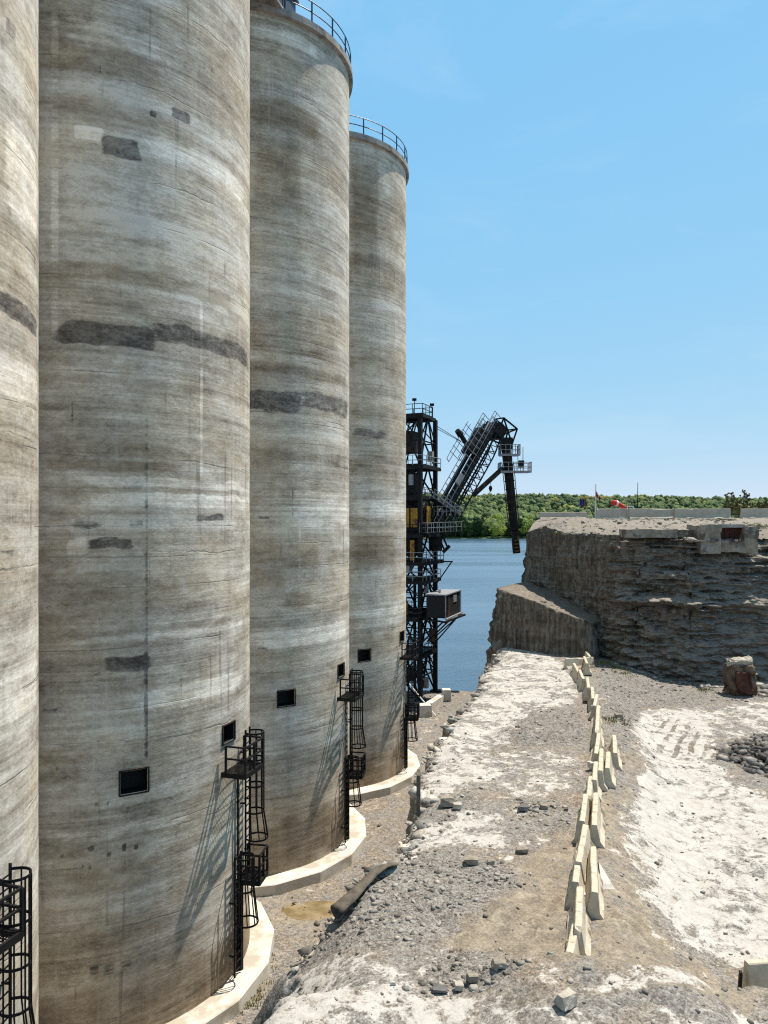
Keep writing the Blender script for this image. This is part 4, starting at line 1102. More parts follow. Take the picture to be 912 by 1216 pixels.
L3 = lambda px, py, dd=0: P(px, py, da+dd) - Vector((ap.x, da, az_))
b = MB(); b.tube([Vector((0, 0, -.2)), L3(757.4, 573)], [.05, .02], 6); b.build('pole', M['steel'], am)
b = MB()
for px, py in ((752.5, 600), (763, 600)): b.bar(L3(757.2, 606), L3(px, py), .07)
b.bar(L3(755, 603), L3(760, 603), .05); b.build('arm', M['steel'], am)
sp_ = P(748.5, 612, 58.0); sz_ = cliff_top_z(sp_.x, 58.0)
sg = thing('white_sign', 'small white framed sign behind the cliff top barriers', 'sign', (sp_.x, 58.0, sz_))
L4 = lambda px, py: P(px, py, 58.0) - Vector((sp_.x, 58.0, sz_))
b = MB(); b.bar(L4(745, 601.5), L4(752, 601.5), .07, .07); b.bar(L4(745, 605.5), L4(752, 605.5), .07, .07); b.bar(L4(745, 606), L4(745, 601), .06); b.bar(L4(752, 606), L4(752, 601), .06); b.build('frame', M['white'], sg)
b = MB(); b.bar(L4(748.5, 606), L4(748.5, 616), .08); b.build('post', M['pipe'], sg)

# ------------------------------------------------------------------ leaves
def leaf_mesh(centres, radii, n_per, size, squash=.8, seed=0):
    r = np.random.default_rng(seed); VV = []
    for c, rad, n in zip(centres, radii, n_per):
        d = r.normal(size=(n, 3)); d /= np.linalg.norm(d, axis=1)[:, None]
        rr = rad*(r.random(n)**.45)
        p = np.asarray(c) + d*rr[:, None]*np.array([1, 1, squash])
        a = r.normal(size=(n, 3)); a /= np.linalg.norm(a, axis=1)[:, None]
        e = np.cross(a, r.normal(size=(n, 3))); e /= np.linalg.norm(e, axis=1)[:, None]
        s = size*r.uniform(.6, 1.3, n)[:, None]
        VV.append(np.stack([p-a*s, p-e*s*.55, p+a*s, p+e*s*.55], 1).reshape(-1, 3))
    V = np.concatenate(VV); return V, np.arange(len(V)).reshape(-1, 4)
def shrub(px, d, hpx, wpx, label, seed, spires):
    x = (px-CX)/F*d; z = cliff_top_z(x, d); r = random.Random(seed); k = d/F
    t = thing('juniper_shrub', label, 'shrub', (x, d, z), 'shrubs on the cliff top')
    b = MB(); cs = []; rs = []; ns = []
    for s in range(spires):
        sx = r.uniform(-.42, .42)*wpx*k; h = hpx*k*r.uniform(.62, 1.0) if s else hpx*k
        if s == 0: sx = r.uniform(-.1, .1)*wpx*k
        sy = r.uniform(-.5, .5); pts = []
        for j in range(7):
            q = j/6; pts.append(Vector((sx*(.4+.6*q)+r.uniform(-.05, .05), sy*q, h*q)))
        b.tube(pts, [.06*(1-.8*j/6)+.008 for j in range(7)], 6)
        for j in range(2, 30):
            q = j/29; p = Vector((sx*(.4+.6*q), sy*q, h*q)); wid = (1-q*.80)*.62*r.uniform(.3, 1.3)
            a = r.uniform(0, 6.28); e = p + Vector((math.cos(a)*wid, math.sin(a)*wid, .12))
            b.tube([p, e], [.014, .006], 4); cs.append(tuple(e)); rs.append(r.uniform(.07, .17)*(1.15-q*.55)); ns.append(int(34))
        cs.append((sx, sy, h)); rs.append(.09); ns.append(14)
    for s in range(int(wpx*1.0)):
        cs.append((r.uniform(-.5, .5)*wpx*k, r.uniform(-.6, .6), r.uniform(.05, .5)*hpx*k)); rs.append(r.uniform(.15, .32)); ns.append(34)
    b.build('trunk', M['bark'], t)
    V, Q = leaf_mesh(cs, rs, ns, .05, .8, seed)
    np_mesh('crown', V, Q, M['juniper'], t)
shrub(868, 57.0, 28, 15, 'thin brownish juniper shrub with a bare pointed top, leftmost on the cliff top', 3, 2)
shrub(884, 57.5, 32, 22, 'tallest brownish juniper shrub on the cliff top', 5, 3)
shrub(905, 58.5, 19, 26, 'low bushy juniper at the right edge of the cliff top', 8, 4)
# tufts of weeds
def tufts(pts, h, n, seed):
    r = np.random.default_rng(seed); V = []
    for p in pts:
        for _ in range(n):
            a = r.uniform(0, 6.28); l = r.uniform(.4, 1)*h; o = np.array([r.normal(0, h*.5), r.normal(0, h*.5), 0]); bnd = np.array([math.cos(a), math.sin(a), 0])*l*.5
            w = np.array([-math.sin(a), math.cos(a), 0])*.012
            q0 = np.asarray(p)+o
            V += [q0-w, q0+w, q0+w*.6+bnd*.4+[0, 0, l*.7], q0-w*.6+bnd*.4+[0, 0, l*.7]]
    V = np.array(V); return V, np.arange(len(V)).reshape(-1, 4)
pts = []
for px, py, z, s in ((718, 787, 5.4, 12), (730, 792, 5.4, 12), (740, 798, 5.3, 8), (729, 862, 5.2, 5), (731, 866, 5.2, 5), (840, 815, 4.9, 8), (300, 1165, .1, 10), (292, 1190, .1, 10), (312, 1140, .1, 6)):
    q = G(px, py, z)
    for _ in range(s*2):
        x, y = q.x+rng.normal(0, .35), q.y+rng.normal(0, .3)
        pts.append((x, y, float(ledge_z(x, y)) if z > 1 else float(floor_z(x, y))))
for px, d, s in ((905, 46, 14), (895, 47, 8), (672, 47.2, 8), (860, 51, 10), (700, 48, 4)):
    for _ in range(s*2):
        x, y = (px-CX)/F*d+rng.normal(0, .5), d+rng.normal(0, .4); pts.append((x, y, cliff_top_z(x, y)))
V, Q = tufts(pts, .17, 12, 3); np_mesh('weeds', V, Q, M['grass'])['kind'] = 'stuff'

# ------------------------------------------------------------------ far shore
def hill_z(x, y):
    t = sm((y-672)/230)
    return -1.8 + 40*t + 2*sm((y-668)/8) + 7*(fbm(x*.006, y*.006, 0, 3, 151)-.5)*t - 6*sm((x-150)/300)*t
hx = np.linspace(-520, 900, 120); hy = np.linspace(668, 1150, 60)
HX, HYY = np.meshgrid(hx, hy); HZ = hill_z(HX, HYY)
np_mesh('far_hill', np.stack([HX, HYY, HZ], -1).reshape(-1, 3), grid_faces(60, 120), M['leafdark'], None, True)['kind'] = 'structure'
def ico(sub):
    bm = bmesh.new(); bmesh.ops.create_icosphere(bm, subdivisions=sub, radius=1)
    V = np.array([tuple(v.co) for v in bm.verts]); Fc = np.array([[v.index for v in f.verts] for f in bm.faces]); bm.free(); return V, Fc
IV, IF = ico(3)
def crown_variant(seed):
    n = fbm(IV[:, 0]*1.7+seed*9, IV[:, 1]*1.7, IV[:, 2]*1.7, 2, 200+seed)-.5
    n2 = fbm(IV[:, 0]*4.5+seed*9, IV[:, 1]*4.5, IV[:, 2]*4.5, 2, 300+seed)-.5
    r = np.random.default_rng(seed).normal(0, .055, len(IV))
    V = IV*(1+.75*n+.55*n2+r)[:, None]
    return V
CVAR = [crown_variant(k) for k in range(9)]
nf = 6500
fx = rng.uniform(20, 470, nf); fy = 684 + 250*rng.random(nf)**1.35
VV, FF, CC = [], [], []
off = 0
pal = np.array([(.058, .092, .034), (.075, .115, .042), (.095, .138, .048), (.13, .165, .055), (.045, .072, .034), (.19, .21, .06)])
for x, y in zip(fx, fy):
    k = rng.integers(0, 9); h = rng.uniform(7, 11.5)*(.68 if y > 750 else 1.05)*rng.choice([1, 1, 1, 1.3]); w = h*rng.uniform(.28, .46)
    z = float(hill_z(x, y)); a = rng.uniform(0, 6.28); c, s = math.cos(a), math.sin(a)
    v = CVAR[k]; v = np.stack([v[:, 0]*c-v[:, 1]*s, v[:, 0]*s+v[:, 1]*c, v[:, 2]], 1)*np.array([w, w, h*.5]) + np.array([x, y, z+h*.5])
    VV.append(v); FF.append(IF+off); off += len(v)
    ci = rng.choice(6, p=[.24, .28, .2, .1, .12, .06]); CC.append(np.repeat((pal[ci]*rng.uniform(.8, 1.2))[None], len(v), 0))
np_mesh('far_forest', np.concatenate(VV), np.concatenate(FF), M['forest'], None, False, None, np.concatenate(CC))['kind'] = 'stuff'
# the trees of the waterline, one by one
def shore_tree(px, hpx, mat, label, seed, d=678.0, group='trees on the far waterline', w=.42):
    x = (px-CX)/F*d; z = float(hill_z(x, d)); h = hpx*d/F; r = random.Random(seed)
    t = thing('shore_tree', label, 'tree', (x, d, z), group)
    b = MB(); b.tube([(0, 0, -.5), (0.2, 0, h*.35), (.3, 0, h*.8)], [.35, .25, .08], 6)
    for j in range(5):
        a = r.uniform(0, 6.28); b.tube([(0.2, 0, h*(.25+.1*j)), (math.cos(a)*h*.2, math.sin(a)*h*.2, h*(.42+.1*j))], [.14, .04], 5)
    b.build('trunk', M['bark'], t)
    cs, rs, ns = [], [], []
    for j in range(34):
        q = r.random(); a = r.uniform(0, 6.28); wid = h*w*math.sin(math.pi*(.12+.80*q))*r.uniform(.45, 1.0)*.85
        cs.append((math.cos(a)*wid, math.sin(a)*wid, h*(.12+.83*q))); rs.append(h*r.uniform(.07, .14)); ns.append(60)
    V, Q = leaf_mesh(cs, rs, ns, .55, .8, seed); np_mesh('crown', V, Q, mat, t)
SH = [(524, 26, 'leafdark'), (532, 22, 'leafmid'), (541, 28, 'leafdark'), (549, 24, 'leafdark'), (557, 17, 'leafmid'), (565, 24, 'leafdark'), (573, 28, 'leafdark'), (608, 24, 'leafdark'), (618, 23, 'leafmid'), (641, 24, 'leafdark'), (650, 22, 'leafdark'), (659, 25, 'leafmid')]
for i, (px, h, m) in enumerate(SH):
    shore_tree(px, h, M[m], 'dark leafy tree on the far waterline' if m == 'leafdark' else 'mid green leafy tree on the far waterline', 40+i)
shore_tree(591, 31, M['leaflime'], 'bright yellow green tree on the far shore, left of the hanging chute', 70, 671)
shore_tree(629, 27, M['leaflime'], 'bright lime tree on the far shore between the hanging chute and the cliff', 71, 671, w=.5)
shore_tree(588, 13, M['leaflime'], 'low yellow green bush at the far waterline below the bright tree', 72, 675, w=.7)

# ------------------------------------------------------------------ loading tower
A = Vector((2.72, 55.7, 0)); Bv = Vector((1.35, 3.1, 0)); Cv = Vector((-3.1, 1.35, 0))
tw = thing('loading_tower', 'tall black steel lattice tower behind the farthest silo at the water edge', 'tower', A)
T = lambda a, b_, z: Cv*a + Bv*b_ + Vector((0, 0, z))
ZL = [0, 3.4, 6.45, 9.0, 10.4, 12.5, 15.3, 17.7, 21.5]
for a in (0, 1):
    for b_ in (0, 1):
        b = MB(); b.bar(T(a, b_, -.1), T(a, b_, 21.5), .30, .30, up=Cv.normalized())
        b.bar(T(a, b_, -.1), T(a, b_, .12), .7, .7, up=Cv.normalized()); b.build('leg', M['steel'], tw)
for nm, (c0, c1) in {'f': ((0, 0), (0, 1)), 'l': ((0, 0), (1, 0)), 'b': ((1, 0), (1, 1)), 'r': ((0, 1), (1, 1))}.items():
    b = MB()
    for k, (z0_, z1_) in enumerate(zip(ZL, ZL[1:])):
        e0, e1 = T(*c0, z0_), T(*c1, z0_); f0, f1 = T(*c0, z1_), T(*c1, z1_)
        b.bar(f0, f1, .14, .26)
        if nm in 'fr' or k % 2:
            m_ = (f0+f1)/2; b.bar(e0, m_, .11); b.bar(e1, m_, .11)
        else:
            b.bar(e0, f1, .11); b.bar(e1, f0, .10)
        if z1_-z0_ > 2.4:
            b.bar((e0+f0)/2, (e1+f1)/2, .09)
            b.bar((e0+f0)/2, (f0+f1)/2, .08); b.bar((e1+f1)/2, (f0+f1)/2, .08)
    b.build('bracing', M['steel'], tw)
def deck(z, a0, a1, b0, b1, rail=True, hgt=.75, mat='steel'):
    b = MB(); o = T((a0+a1)/2, (b0+b1)/2, z)
    b.box(o, Cv*(a1-a0)/2, Bv*(b1-b0)/2, (0, 0, .045))
    for a in (a0, a1): b.bar(T(a, b0, z-.14), T(a, b1, z-.14), .08, .2)
    for e in (b0, b1): b.bar(T(a0, e, z-.14), T(a1, e, z-.14), .08, .2)
    d = b.build('platform', M['steel'], tw)
    if rail:
        b = MB(); cs = [(a0, b0), (a0, b1), (a1, b1), (a1, b0)]
        for (p, q_), (r, s) in zip(cs, cs[1:]+cs[:1]):
            for hh_ in (hgt*.5, hgt): b.bar(T(p, q_, z+hh_), T(r, s, z+hh_), .045)
            n = max(2, int((T(p, q_, 0)-T(r, s, 0)).length/.7))
            for k in range(n+1):
                e = T(p+(r-p)*k/n, q_+(s-q_)*k/n, z); b.bar(e, e+Vector((0, 0, hgt)), .045)
        b.build('railing', M[mat], d)
    return d
deck(21.55, -.08, 1.1, -.08, .6); deck(17.7, -.1, 1.1, -.1, 1.1, True, .75, 'pipe'); deck(15.3, 0, 1, 0, 1); deck(12.5, -.1, 1.1, -.12, 1.1); deck(10.4, -.12, 1.2, -.15, 1.25, True, .75, 'pipe'); deck(9.0, -.1, 1.1, -.1, 1.1, True, .7, 'pipe')
deck(6.3, -.08, 1.3, -.35, 1.05); deck(3.4, -.05, 1.3, -.25, 1.0); deck(1.7, .2, 1.3, -.25, .8)
# machinery inside
b = MB(); b.box(T(.5, .5, 16.5), Cv*.28, Bv*.26, (0, 0, .75)); b.box(T(.5, .5, 15.1), Cv*.2, Bv*.2, (0, 0, .7))
b.build('hopper', M['rust_steel'], tw); b = MB(); b.box(T(.55, .45, 19.6), Cv*.3, Bv*.28, (0, 0, .8))
b.build('hopper', M['rust_steel'], tw)
b = MB(); b.box(T(.45, .5, 13.6), Cv*.34, Bv*.36, (0, 0, .95)); b.box(T(.5, .5, 11.5), Cv*.25, Bv*.3, (0, 0, .7)); b.tube([T(.3, .2, 10.5), T(.3, .2, 13.5)], .25, 10); b.build('drive_housing', M['rust_steel'], tw)
b = MB(); b.tube([T(.6, .4, 3.6), T(.6, .4, 12.5)], .22, 10); b.tube([T(.4, .7, .2), T(.4, .7, 9)], .12, 8); b.build('pipe', M['rust_steel'], tw)
for a0, a1, e in ((.04, .2, -.06), (.24, .38, -.06)):
    b = MB(); b.box(T((a0+a1)/2, e, 13.75), Cv*(a1-a0)/2, Bv*.012, (0, 0, .72)); b.build('yellow_panel', M['yellow'], tw)
b = MB(); b.box(T(-.06, .38, 13.9), Cv*.012, Bv*.13, (0, 0, .72)); b.build('yellow_panel', M['yellow'], tw)
b = MB(); b.box(T(.15, -.1, 11.3), Cv*.05, Bv*.012, (0, 0, .75)); b.build('yellow_panel', M['yellow'], tw)
b = MB(); b.box(T(.3, -.2, 7.0), Cv*.07, Bv*.05, (0, 0, .5)); b.build('yellow_panel', M['yellow'], tw)
# outer gangway beside the boom foot
def gang(p0, p1, w):
    b = MB(); d = (p1-p0); b.bar(p0, p1, w, .08); o = b.build('gangway', M['steel'], tw)
    b = MB(); s = d.cross(Vector((0, 0, 1))).normalized()*w/2
    for sg_ in (-1, 1):
        for hh_ in (.38, .75): b.bar(p0+s*sg_+Vector((0, 0, hh_)), p1+s*sg_+Vector((0, 0, hh_)), .04)
        for k in range(7):
            e = p0+d*k/6+s*sg_; b.bar(e, e+Vector((0, 0, .75)), .04)
    b.build('railing', M['pipe'], o)
gang(T(-.12, -.1, 12.6), T(-.55, 1.0, 12.7), .8); gang(T(-.12, .7, 13.9), T(-.6, 1.15, 13.9), .7); gang(T(-.1, .5, 15.2), T(-.45, 1.2, 13.9), .6)
# stairs zigzag on the hidden side
b = MB()
for k, (z0_, z1_) in enumerate(zip(ZL[:-1], ZL[1:])):
    e0, e1 = (.15, .9) if k % 2 else (.9, .15)
    for s in (.42, .6): b.bar(T(s, e0, z0_), T(s, e1, z1_), .05, .16)
    for q_ in range(9): b.bar(T(.42, e0+(e1-e0)*q_/8, z0_+(z1_-z0_)*q_/8), T(.6, e0+(e1-e0)*q_/8, z0_+(z1_-z0_)*q_/8), .12, .03)
b.build('stairs', M['steel'], tw)
b = MB()
for b0, b1 in ((-.55, -.05), (.2, .45), (.75, .75)):
    b.bar(T(0, b1, 4.2), T(-.66, b0 if b0 > 0 else -.35, 6.2), .09)
b.bar(T(0, .9, 3.8), T(-.62, .9, 6.2), .09); b.bar(T(0, -.02, 6.2), T(-.7, -.4, 6.2), .12); b.bar(T(0, .98, 6.2), T(-.7, .95, 6.2), .12); b.bar(T(-.72, -.45, 6.2), T(-.72, 1.0, 6.2), .14)
b.bar(T(0, 1, 10.3), T(-.4, 1.1, 10.3), .1); b.bar(T(0, 1, 8.4), T(-.38, 1.08, 10.3), .09)
b.build('bracket', M['steel'], tw)
b = MB()
for k in range(9):
    a0_, e0_ = rng.uniform(-.02, .9), rng.uniform(-.05, 1.05); z0_ = rng.uniform(1, 17); l_ = rng.uniform(1.5, 5)
    b.tube([T(a0_, e0_, z0_), T(a0_, e0_, z0_+l_)], rng.uniform(.025, .06), 6)
for k in range(6):
    z0_ = ZL[1+k]; b.tube([T(-.03, .1, z0_-.3), T(-.05, .5, z0_-.75), T(-.03, .92, z0_-.2)], .03, 5)
b.build('cable', M['steel'], tw)
for (a0_, e0_, z0_, w0_, h0_) in ((-.03, .25, 1.2, .2, .4), (-.03, .7, 4.6, .2, .5), (.5, -.04, 4.5, .25, .45), (-.03, .3, 8.3, .15, .3), (.3, -.04, 9.9, .3, .3), (.6, -.04, 18.6, .3, .5), (-.03, .6, 18.5, .2, .4), (.2, -.04, 16.6, .15, .4)):
    b = MB(); b.box(T(a0_, e0_, z0_), Cv.normalized()*w0_, Bv.normalized()*w0_, (0, 0, h0_)); b.build('junction_box', M['pipe'] if h0_ < .45 else M['ruststone'], tw)
for (a0_, e0_, z0_) in ((.1, -.1, 22.6), (.8, .3, 22.9), (-.08, .55, 22.5)):
    b = MB(); b.bar(T(a0_, e0_, 21.5), T(a0_, e0_, z0_), .05); b.box(T(a0_, e0_, z0_), (.16, 0, 0), (0, .1, 0), (0, 0, .09)); b.build('lamp', M['steel'], tw)
# cabin on the bracket
P1 = Vector((4.49, 54.1, 6.35)); u = Vector((.351, .936, 0)); w_ = Vector((-.936, .351, 0))
cab = thing('control_cabin', 'dark box shaped control cabin carried out from the side of the steel tower', 'cabin', P1)
b = MB(); b.box(u*2.15+w_*.74+Vector((0, 0, .85)), u*2.1, w_*.72, (0, 0, .83)); b.build('body', M['hole'], cab)
b = MB(); b.box(u*2.15+w_*.74+Vector((0, 0, 1.73)), u*2.2, w_*.8, (0, 0, .045)); b.tube([u*1.2+w_*.8+Vector((0, 0, 1.75)), u*1.2+w_*.8+Vector((0, 0, 2.0))], .09, 8); b.build('roof', M['pipe'], cab)
b = MB(); b.box(u*2.6-w_*.0+Vector((0, 0, 1.25)), u*.45, w_*.025, (0, 0, .26)); b.build('window', M['pipe'], cab)
b = MB(); b.box(u*.85+Vector((0, 0, .8)), u*.3, w_*.02, (0, 0, .7)); b.build('door', M['rust_steel'], cab)
b = MB(); b.bar(u*-.06-w_*.02+Vector((0, 0, .02)), u*-.06-w_*.02+Vector((0, 0, 1.7)), .06); b.bar(u*4.3-w_*.02+Vector((0, 0, .02)), u*4.3-w_*.02+Vector((0, 0, 1.7)), .06)
b.bar(u*-.1-w_*.08+Vector((0, 0, -.02)), u*4.5-w_*.08+Vector((0, 0, -.02)), .14, .1); b.build('frame', M['pipe'], cab)

# ------------------------------------------------------------------ boom
S0 = P(514, 636, 59.2); H0 = P(588, 504, 63.5)
bo = thing('conveyor_boom', 'raised black lattice conveyor boom reaching over the water from the tower', 'conveyor boom', S0)
ax = (H0-S0); BL = ax.length; ax.normalize()
sd = ax.cross(Vector((0, 0, 1))).normalized(); up_ = sd.cross(ax).normalized()
if up_.z < 0: up_ = -up_
Bq = lambda t_, s_, c_: ax*(t_*BL) + sd*s_ + up_*c_
b = MB(); b.box(Bq(.5, 0, .12), ax*BL*.5, sd*.36, up_*.22); b.build('conveyor_housing', M['steel'], bo)
b = MB(); nb = 17
lowc = lambda t_: -.55 - .62*min(1, max(0, t_*7)) + .5*max(0, (t_-.8)/.2)
for s_ in (-.45, .45):
    b.bar(Bq(-.02, s_, .5), Bq(1.0, s_, .5), .12); b.bar(Bq(-.02, s_, -.28), Bq(1.0, s_, -.28), .12)
    for k in range(nb):
        t0, t1 = k/nb, (k+1)/nb; tm_ = (t0+t1)/2
        b.bar(Bq(t0, s_, lowc(t0)), Bq(t1, s_, lowc(t1)), .09)
        b.bar(Bq(t0, s_, -.28), Bq(tm_, s_, lowc(tm_)), .055); b.bar(Bq(tm_, s_, lowc(tm_)), Bq(t1, s_, -.28), .055)
        if k % 2 == 0: b.bar(Bq(t0, -.45, lowc(t0)), Bq(t0, .45, lowc(t0)), .06)
b.build('truss', M['steel'], bo)
b = MB()
for s_ in (-.62, .62):
    for c_ in (.62, 1.05): b.bar(Bq(.06, s_, c_), Bq(.99, s_, c_), .045)
    for k in range(18): b.bar(Bq(.06+.93*k/17, s_, .3), Bq(.06+.93*k/17, s_, 1.05), .045)
b.build('railing', M['pipe'], bo)
b = MB()
for s_ in (-.72, .55): b.box(Bq(.52, s_*1.1, .48), ax*BL*.46, sd*.16, up_*.02)
b.build('walkway', M['steel'], bo)
# drive deck near the head
b = MB(); b.box(Bq(.74, 0, .95), ax*.8, sd*.5, up_*.28); b.box(Bq(.84, 0, 1.0), ax*.42, sd*.42, up_*.3); b.box(Bq(.67, 0, 1.3), ax*.32, sd*.35, up_*.2)
b.tube([Bq(.70, 0, 1.6), Bq(.715, 0, 2.55)], [.2, .2], 10); b.tube([Bq(.715, 0, 2.5), Bq(.716, 0, 3.05)], [.30, .22], 10); b.build('drive_unit', M['steel'], bo)
b = MB()
for s_ in (-.7, .7):
    b.bar(Bq(.53, s_, 1.75), Bq(.88, s_, 1.75), .04); b.bar(Bq(.54, s_, 2.1), Bq(.88, s_, 2.1), .04); b.bar(Bq(.53, s_, 1.75), Bq(.54, s_, 2.1), .045)
    for k in range(6): b.bar(Bq(.6+.05*k, s_, .9), Bq(.6+.05*k, s_, 2.2), .04)
    b.bar(Bq(.86, s_, .9), Bq(1.03, s_, .9), .045); b.bar(Bq(.86, s_, 1.2), Bq(1.03, s_, 1.2), .045); b.bar(Bq(1.03, s_, .3), Bq(1.03, s_, 1.2), .045)
b.build('railing', M['pipe'], bo)
b = MB(); b.box(Bq(.42, .75, .95), ax*.5, sd*.12, up_*.22); b.build('cable_box', M['pipe'], bo)
# head frame
q0, q1 = P(596, 500, 63.4)-S0, P(611, 516, 64.2)-S0
b = MB()
hd0 = P(590, 505, 63.4)-S0
for s_ in (-.5, .5):
    o = sd*s_
    c1, c2, c3, c4 = [P(px, py, 63.6)-S0+o for px, py in ((593, 497), (609, 510), (603, 528), (585, 520))]
    for p, r in ((c1, c2), (c2, c3), (c3, c4), (c4, c1), (c1, c3), (c2, c4)): b.bar(p, r, .13)
for px, py in ((593, 497), (609, 510), (603, 528), (585, 520)): b.bar(P(px, py, 63.6)-S0-sd*.5, P(px, py, 63.6)-S0+sd*.5, .11)
b.box(P(592, 512, 63.6)-S0, ax*.55, sd*.42, up_*.5); b.box(P(601, 527, 63.6)-S0, (.5, 0, 0), (0, .45, 0), (0, 0, .5))
b.build('head_frame', M['steel'], bo)
# strut to the chute platform
b = MB(); b.bar(P(562, 588, 61.4)-S0, P(597, 556, 63.2)-S0, .26, .34); b.build('strut', M['rust_steel'], bo)
b = MB(); b.bar(P(517, 505, 58.8)-S0, P(546, 523, 61.2)-S0, .035); b.bar(P(517, 508, 58.8)-S0, P(552, 527, 61.2)-S0, .035); b.build('stay_cable', M['steel'], bo)
b = MB(); b.tube([P(582.5, 568, 62)-S0, P(582.5, 577, 62)-S0], .02, 5); b.tube([P(582.5, 577, 62)-S0, P(582.5, 580, 62)-S0, P(582.5, 584, 62)-S0], [.1, .16, .06], 8); b.build('hook_block', M['steel'], bo)
b = MB()
for px, py in ((524, 650), (528, 654), (531, 649)): b.bar(P(px, py, 59.2)-S0, P(px-6, py-14, 59.2)-S0, .14)
b.bar(P(526, 656, 59)-S0, P(534, 648, 59)-S0, .25); b.box(P(517, 645, 59)-S0, (.5, 0, 0), (0, .5, 0), (0, 0, .6)); b.build('foot_frame', M['rust_steel'], bo)
# hanging chute
c0 = P(602, 540, 63.6); c1 = P(613.5, 657, 63.6)
ch = thing('loading_chute', 'long dark telescopic chute hanging from the boom head over the water', 'chute', c0)
V_ = lambda px, py, dd=0: P(px, py, 63.6+dd) - c0
tl = lambda q_: V_(602+11.5*q_, 540+117*q_)
b = MB(); b.tube([tl(-.1), tl(.05), tl(.1), tl(.42), tl(.43), tl(.76)], [.42, .42, .38, .38, .36, .36], 14); b.build('outer_tube', M['rust_steel'], ch)
b = MB(); b.tube([tl(.74), tl(.86)], [.28, .28], 12); b.tube([tl(.86), tl(1.0)], [.33, .33], 12); b.build('inner_tube', M['rust_steel'], ch)
b = MB()
axc = (tl(1)-tl(0)).normalized(); s1_ = axc.cross(Vector((0, 1, 0))).normalized(); s2_ = axc.cross(s1_)
for k in range(8):
    a = 2*math.pi*k/8+.2; o = s1_*math.cos(a)+s2_*math.sin(a)
    b.bar(tl(.08)+o*.50, tl(.76)+o*.44, .06)
for k in range(9):
    q_ = .1+.66*k/8; b.tube([tl(q_)+(s1_*math.cos(a)+s2_*math.sin(a))*(.50-.06*k/8) for a in np.linspace(0, 2*math.pi, 13)[:-1]], .03, 5, True)
b.build('guide_frame', M['steel'], ch)
b = MB()
for k in range(4): b.box(tl(.87+.035*k)-Vector((0, .34, 0)), (.12, 0, 0), (0, .03, 0), (0, 0, .05))
b.build('end_plate', M['yellow'], ch)
def chdeck(px0, px1, py, d0, d1, h):
    z = (V_(px0, py)).z; a = V_(px0, py); e = V_(px1, py)
    b = MB(); b.abox(a.x, e.x, d0, d1, z-.06, z+.04); b.abox(a.x, e.x, d0-.04, d0, z-.12, z+.06); o = b.build('platform', M['pipe'], ch)
    b = MB()
    cs = [(a.x, d0), (e.x, d0), (e.x, d1), (a.x, d1)]
    for (x0, y0), (x1, y1) in zip(cs, cs[1:]+cs[:1]):
        for hh_ in (h*.5, h): b.bar((x0, y0, z+hh_), (x1, y1, z+hh_), .05)
        for k in range(5): b.bar((x0+(x1-x0)*k/4, y0+(y1-y0)*k/4, z), (x0+(x1-x0)*k/4, y0+(y1-y0)*k/4, z+h), .05)
    b.build('railing', M['pipe'], o)
chdeck(593, 629, 560.5, -.8, .8, .78); chdeck(593.5, 616, 540.5, -.7, .7, .85)
b = MB(); b.box(V_(619, 551), (.22, 0, 0), (0, .2, 0), (0, 0, .3)); b.bar(V_(621, 531, .3), V_(621, 560, .3), .05); b.bar(V_(615, 529, .3), V_(615, 560, .3), .05); b.build('winch', M['steel'], ch)

# ------------------------------------------------------------------ concrete on the quay
def block(px0, px1, py0, py1, dep, label, taper=1.0, rz=.0, stack=1, cat='concrete block'):
    g0 = G((px0+px1)/2, py1, .0); k = g0.y/F; w = (px1-px0)*k/2; h = (py1-py0)*k
    b = MB()
    for s in range(stack):
        z0_, z1_ = h*s/stack + (.012 if s else 0), h*(s+1)/stack
        n = len(b.v)
        for z_, q_ in ((z0_, 1), (z1_, taper if stack == 1 else 1)):
            for i_, j_ in ((-1, -1), (1, -1), (1, 1), (-1, 1)): b.v.append((i_*w*q_, j_*dep*q_, z_))
        for q_ in ((3, 2, 1, 0), (4, 5, 6, 7), (0, 1, 5, 4), (1, 2, 6, 5), (2, 3, 7, 6), (3, 0, 4, 7)): b.f.append(tuple(n+i_ for i_ in q_))
    o = b.build('concrete_block', M['footing'], None)
    bv = o.modifiers.new('b', 'BEVEL'); bv.width = .02; bv.segments = 2
    o.location = (g0.x, g0.y+dep, float(floor_z(g0.x, g0.y))-.03); o.rotation_euler = (0, 0, rz)
    return tag(o, label, cat)
block(497, 513, 838, 852, .45, 'pale tapered concrete block at the foot of the tower, beside a slanted white pole', .86, .1)
block(525.5, 535.5, 819.5, 833.5, .35, 'small stacked concrete cube on the quay right of the long beam', 1, .05, 2)
p0, p1 = G(509, 839, .25), G(524, 829, .25)
b = MB(); b.bar(p0-p0, p1-p0, .5, .5); o = tag(b.build('concrete_beam', M['footing'], None), 'long pale concrete beam lying on the quay between two concrete blocks', 'beam'); o.location = p0
p0, p1 = P(485, 811, 52.6), G(517.5, 850.5, 0.02)
b = MB(); b.tube([p0-p1, Vector((0, 0, 0))], .045, 8); tag(b.build('guy_pole', M['white'], None), 'thin slanted white pole from the far silo down to the quay', 'pole').location = p1

